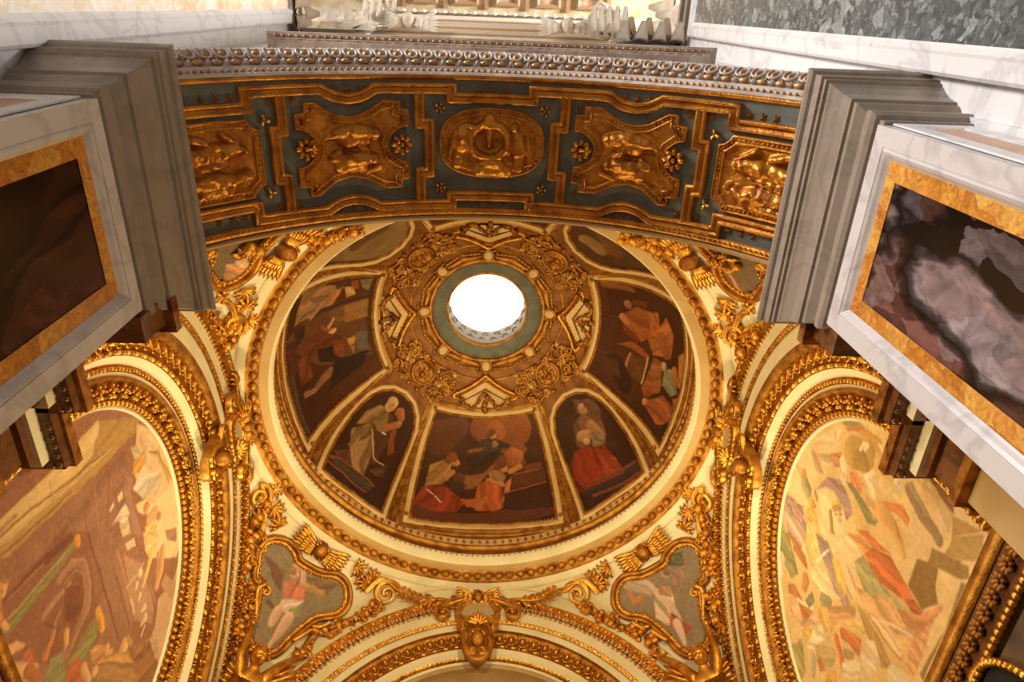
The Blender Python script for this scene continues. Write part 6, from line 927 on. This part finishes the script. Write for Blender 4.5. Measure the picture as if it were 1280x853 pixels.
def cartouche(ch, u, v, who, head=True):
    c, ex, ey, ez = upbasis(ch, u, v, .03); pl = Plane(c, ex, ey, ez); T = thing('oval_cartouche', f'oval cartouche with a plain grey field above the {who} arch', 'cartouche', c, 'oval cartouches over the arches')
    t = np.linspace(0, 2*math.pi, 30, endpoint=False); O = np.c_[.24*np.cos(t), .15*np.sin(t)-.02*np.cos(2*t)]
    b = MB(); fill(b, pl, O, .04, .06); b.build('field', mat('cartouche_field', 'b09a78', .6) if 'cartouche_field' not in bpy.data.materials else bpy.data.materials['cartouche_field'], T)
    b = MB(); mold(b, pl, O[::-1], [(-.01, .03), (.01, .07), (.03, .075), (.05, .05), (.06, .065), (.085, .05), (.10, -.02)]); beads(b, pl, O*1.1, .06, .018, True, .075, 6, 4); b.build('rim', GOLD, T)
    for s in (-1, 1):
        b = MB(); ribbon_scroll(b, pl, (s*.50, -.03), .13, 1.5, 1.57, -s, .075, [(s*.20, .24), (s*.32, .20), (s*.46, .13)], h=.07); b.build('side_scroll', GOLD, T)
        b = MB(); ribbon_scroll(b, pl, (s*.09, -.20), .06, 1.3, 1.5, s, .05, [(s*.30, -.12), (s*.2, -.2)], h=.06); b.build('lower_scroll', GOLD, T)
        b = MB(); ribbon_scroll(b, pl, (s*.36, .26), .05, 1.3, 3.1 if s > 0 else 0, s, .04, [(s*.85, .18), (s*.6, .24), (s*.42, .21)], h=.05); acanthus(b, pl, (s*.62, .2), .25, 0 if s > 0 else math.pi, 5, 1.2); b.build('acanthus_scroll', GOLD, T)
    cherub(pl, 0, .24, .085, f'small gilded cherub head crowning the oval cartouche of the {who} arch', 'cherubs on the oval cartouches', h=.10, dip=35)
    # leafy branches on both sides
    for s, sd in ((-1, 'first'), (1, 'second')):
        if who != 'far': break
        B = thing('laurel_branch', f'gilded leafy branch {"left" if s < 0 else "right"} of the far oval cartouche', 'branch', pl.lift(s*.9, .25, 0)); Q = crom([(s*.62, .20), (s*.85, .20), (s*1.05, .29), (s*1.22, .43)], 8)
        b = MB(); b.tube(pl.lift(Q[:, 0], Q[:, 1], .06), np.linspace(.03, .012, len(Q)), 6); b.build('stem', GOLD, B)
        for k in range(11):
            q = Q[3+2*k]; a = math.atan2(Q[4+2*k][1]-q[1], Q[4+2*k][0]-q[0]) + (.9 if k % 2 else -.9); inst(LEAFM, 'leaf', B, onchart(pl, q[0]+.08*math.cos(a), q[1]+.08*math.sin(a), .06, a-math.pi/2) @ Matrix.Scale(.085, 4))
            if k % 3 == 0: inst(FRU[0], 'berry', B, onchart(pl, q[0]+.05*math.cos(a+1.6), q[1]+.05*math.sin(a+1.6), .07) @ Matrix.Scale(.032, 4))
keystone(WALL_F, -.066, 2.24, 'far', 1.05); keystone(WALL_L, .0, 2.22, 'left', 1.1); keystone(WALL_R, -.05, 2.24, 'right', 1.1)
cartouche(WALL_F, -.07, 2.72, 'far'); cartouche(WALL_L, -.16, 2.85, 'left'); cartouche(WALL_R, -.16, 2.88, 'right')
# ---- gilded stucco angels seated in the two far corners
def angel(mx, lab):
    J = [(-2.865, 7.909, 5.686, .16), (-2.854, 7.824, 5.872, .14), (-2.83, 7.728, 6.023, .15), (-2.812, 7.681, 6.118, .07), (-2.79, 7.64, 6.20, .06),
         (-2.951, 7.665, 6.02, .085), (-2.985, 7.542, 6.249, .062), (-2.958, 7.488, 6.56, .042), (-2.957, 7.465, 6.66, .035), (-2.687, 7.79, 6.06, .085), (-2.541, 7.828, 6.30, .062), (-2.386, 7.966, 6.53, .042), (-2.323, 8.0, 6.60, .035),
         (-2.913, 7.787, 5.474, .12), (-2.98, 7.65, 5.173, .085), (-2.94, 7.80, 4.85, .055), (-2.65, 7.956, 5.55, .12), (-2.52, 7.86, 5.30, .085), (-2.56, 8.0, 4.95, .055)]
    Ed = [(0, 1), (1, 2), (2, 3), (3, 4), (2, 5), (5, 6), (6, 7), (7, 8), (2, 9), (9, 10), (10, 11), (11, 12), (0, 13), (13, 14), (14, 15), (0, 16), (16, 17), (17, 18)]
    X = lambda p: np.array([CX+mx*(p[0]-CX), p[1], p[2]]) if mx < 0 else np.array(p[:3])
    me = bpy.data.meshes.new('angel'); me.from_pydata([tuple(X(j)) for j in J], Ed, []); o = bpy.data.objects.new('angel', me); COL.objects.link(o)
    sk = o.modifiers.new('skin', 'SKIN'); sk.use_smooth_shade = True
    for d, j in zip(me.skin_vertices[0].data, J): d.radius = (j[3], j[3])
    me.skin_vertices[0].data[0].use_root = True; o.modifiers.new('sub', 'SUBSURF').levels = 2
    dg = bpy.context.evaluated_depsgraph_get(); dg.update(); em = bpy.data.meshes.new_from_object(o.evaluated_get(dg)); bpy.data.objects.remove(o)
    b = MB(); b.add([v.co[:] for v in em.vertices], [tuple(p.vertices) for p in em.polygons])
    hc = X((-2.77, 7.60, 6.27)); f = np.array([mx*.55*1, -.75, -.35]); f /= np.linalg.norm(f); up = np.array([0, 0, 1.])-f*f[2]; up /= np.linalg.norm(up); ex = np.cross(up, f)
    V, F = head_verts(.125); b.add(place(V, hc, ex, up, f), F)
    for h, el in ((8, 7), (12, 11)):        # hands: palm, four fingers and a thumb
        p, q = X(J[h]), X(J[el]); d = (p-q)/np.linalg.norm(p-q); s = np.cross(d, [0, -1, .2]); s /= np.linalg.norm(s); n = np.cross(s, d); b.ell(p+d*.03, [d*.05, s*.04, n*.02], 8, 5)
        for k in range(4): o_ = p+d*.07+s*(.03-.02*k); b.tube([o_, o_+d*.035*(1-.12*abs(k-1.4)), o_+d*.055*(1-.12*abs(k-1.4))+n*.02], [.011, .010, .007], 6)
        b.tube([p+d*.01+s*.035, p+d*.035+s*.06, p+d*.06+s*.062], [.012, .011, .008], 6)
    T = thing('angel_statue', lab, 'statue', X((-2.8, 7.9, 4.6)))
    b.build('body', GOLD, T)
    b = MB(); curls(b, hc, ex, up, f, .13, 40, 5); b.build('curly_hair', GOLD, T)
    for s in (-1, 1):
        b = MB(); base = X((-2.86, 7.86, 6.0)); out = np.array([mx*s*.75, .15-.6*(s < 0), .25]); out /= np.linalg.norm(out)
        for j in range(7):
            d = out+np.array([0, 0, .35-.17*j]); d /= np.linalg.norm(d); nn = np.cross(d, [.1, -1, .3]); nn /= np.linalg.norm(nn); b.ell(base+out*.14+d*.22+np.array([0, 0, .10-.05*j]), [d*.24, nn*.055, np.cross(d, nn)*.025], 8, 5)
        b.build('wing', GOLD, T)
    b = MB()                                  # drapery over the lap and the chest
    for j in range(9):
        a = j/8; p0, p1 = X((-2.98+.3*a, 7.62+.12*a, 6.0-.1*a)), X((-3.0+.5*a, 7.66+.2*a, 5.15)); b.tube([p0, (p0+p1)/2+[0, -.12-.03*(j % 2), 0], p1], [.04, .07, .05], 7)
    b.build('drapery', GOLD, T)
angel(1, 'gilded angel with raised arm at the foot of the far left pendentive'); angel(-1, 'gilded angel with raised arm at the foot of the far right pendentive')
# ================================================================ NAVE STUCCO
def stucco_cherub(px, nm): return cherub(Plane((px, .34, 10.62), (1, 0, 0), (0, 0, 1), (0, -1, 0)), 0, 0, .10, nm, 'stucco cherubs of the nave', STUCCO, .12, 50)
stucco_cherub(-1.10, 'white stucco cherub head at the left above the nave cornice'); stucco_cherub(1.12, 'white stucco cherub head at the right above the nave cornice')
b = MB(); t = np.linspace(0, 1, 9); w = np.interp(t, [0, .5, .8, 1], [.8, 1, .7, .2]); cu = np.where(t > .6, (t-.6)**2*4, 0)
P = np.stack([A3(x*w*.5*(1+.12*np.sin(t*14)), t*(1-.25*cu), .10*t+cu*.5+.06*(1-x*x)*np.sin(t*3)) for x in (-1, -.5, 0, .5, 1)], 1); b.grid(P); b.grid(P-[0, 0, .05])
LEAFC = bpy.data.meshes.new('acanthus_leaf'); LEAFC.from_pydata(np.concatenate(b.V).tolist(), [], b.F); LEAFC.materials.append(STUCCO); LEAFC.polygons.foreach_set('use_smooth', [True]*len(LEAFC.polygons))
def capital(s, lab):
    x0 = -2.50 if s < 0 else 2.6; T = thing('capital', lab, 'capital', (x0, .4, 10.1), 'stucco capitals of the nave')
    b = MB(); b.box((x0-s*.42, .55, 10.7), (.9, .35, 1.1)); b.build('bell', STUCCO, T, False)
    F = Plane((x0, .38, 10.12), (-s, 0, 0), (0, 0, 1), (0, -1, 0)); S_ = Plane((x0, .4, 10.12), (0, -1, 0), (0, 0, 1), (-s, 0, 0))
    for ch, n, w in ((F, 4, .24), (S_, 2, .24)):
        for row, (z, sz) in enumerate(((0, .5), (.32, .5))):
            for k in range(n): inst(LEAFC, 'acanthus_leaf', T, onchart(ch, .12+w*k+.1*row, z, .02+.04*row) @ Matrix.Diagonal((.27, sz, .6, 1)))
    b = MB()
    for u in (.15, .78): ribbon_scroll(b, F, (u, .86), .14, 1.6, 1.5, 1 if u < .4 else -1, .07, h=.12)
    b.build('volute', STUCCO, T)
    b = MB(); c = np.array([x0-s*.98, .12, 10.95])
    V = A3([-.02, .16, .20, -.02, -.18], [.18, .10, -.12, -.22, .02], 0); b.tube(np.vstack([V, V[:1]])*[1, 1.0, 1]+c, .035, 6); b.build('abacus_corner', STUCCO, T)
    rs = random.Random(3)
    for k in range(14): inst(FRU[k % 2], 'bud', T, Matrix.Translation(c+[rs.uniform(-.14, .14)+s*.12, rs.uniform(-.14, .10), -.05+rs.uniform(-.1, .05)]) @ Matrix.Scale(.045, 4)).data.materials[0]
    for k in range(5): inst(LEAFC, 'acanthus_leaf', T, onchart(F, .62+.09*k, .1+.08*k, .05, -.5) @ Matrix.Diagonal((.22, .5, .9, 1)))
    return T
FR0 = FRU; FRU = [m.copy() for m in FR0]
for m in FRU: m.materials.clear(); m.materials.append(STUCCO)
capital(-1, 'white stucco leaf capital at the upper left of the nave'); capital(1, 'white stucco leaf capital at the upper right of the nave')
# gilded rope edge of the dark oval opening in the right dado
xr = CX+3.44; T = thing('rope_moulding', 'gilded rope moulding lit at the edge of the dark oval opening, lower right', 'moulding', (xr, 3.9, 2.85))
RP = Plane((xr, CY, 0), (0, -1, 0), (0, 0, 1), (-1, 0, 0)); t = np.linspace(0, 2*math.pi, 60)
b = MB(); b.tube(RP.lift(.85+.42*np.cos(t), 2.6+.62*np.sin(t), .02), .03, 8); b.build('rope', GOLD, T)
b = MB(); [b.ell(RP.lift(.85+.42*math.cos(q), 2.6+.62*math.sin(q), .03), .034, 6, 4) for q in np.linspace(0, 2*math.pi, 70, endpoint=False)]; b.build('rope_strand', GOLD, T, kind='stuff')
b = MB(); fill(b, RP, np.c_[.85+.42*np.cos(t[:-1]), 2.6+.62*np.sin(t[:-1])], -.002); b.build('dark_opening', mat('dark_opening', '120c08', .9), T, False)
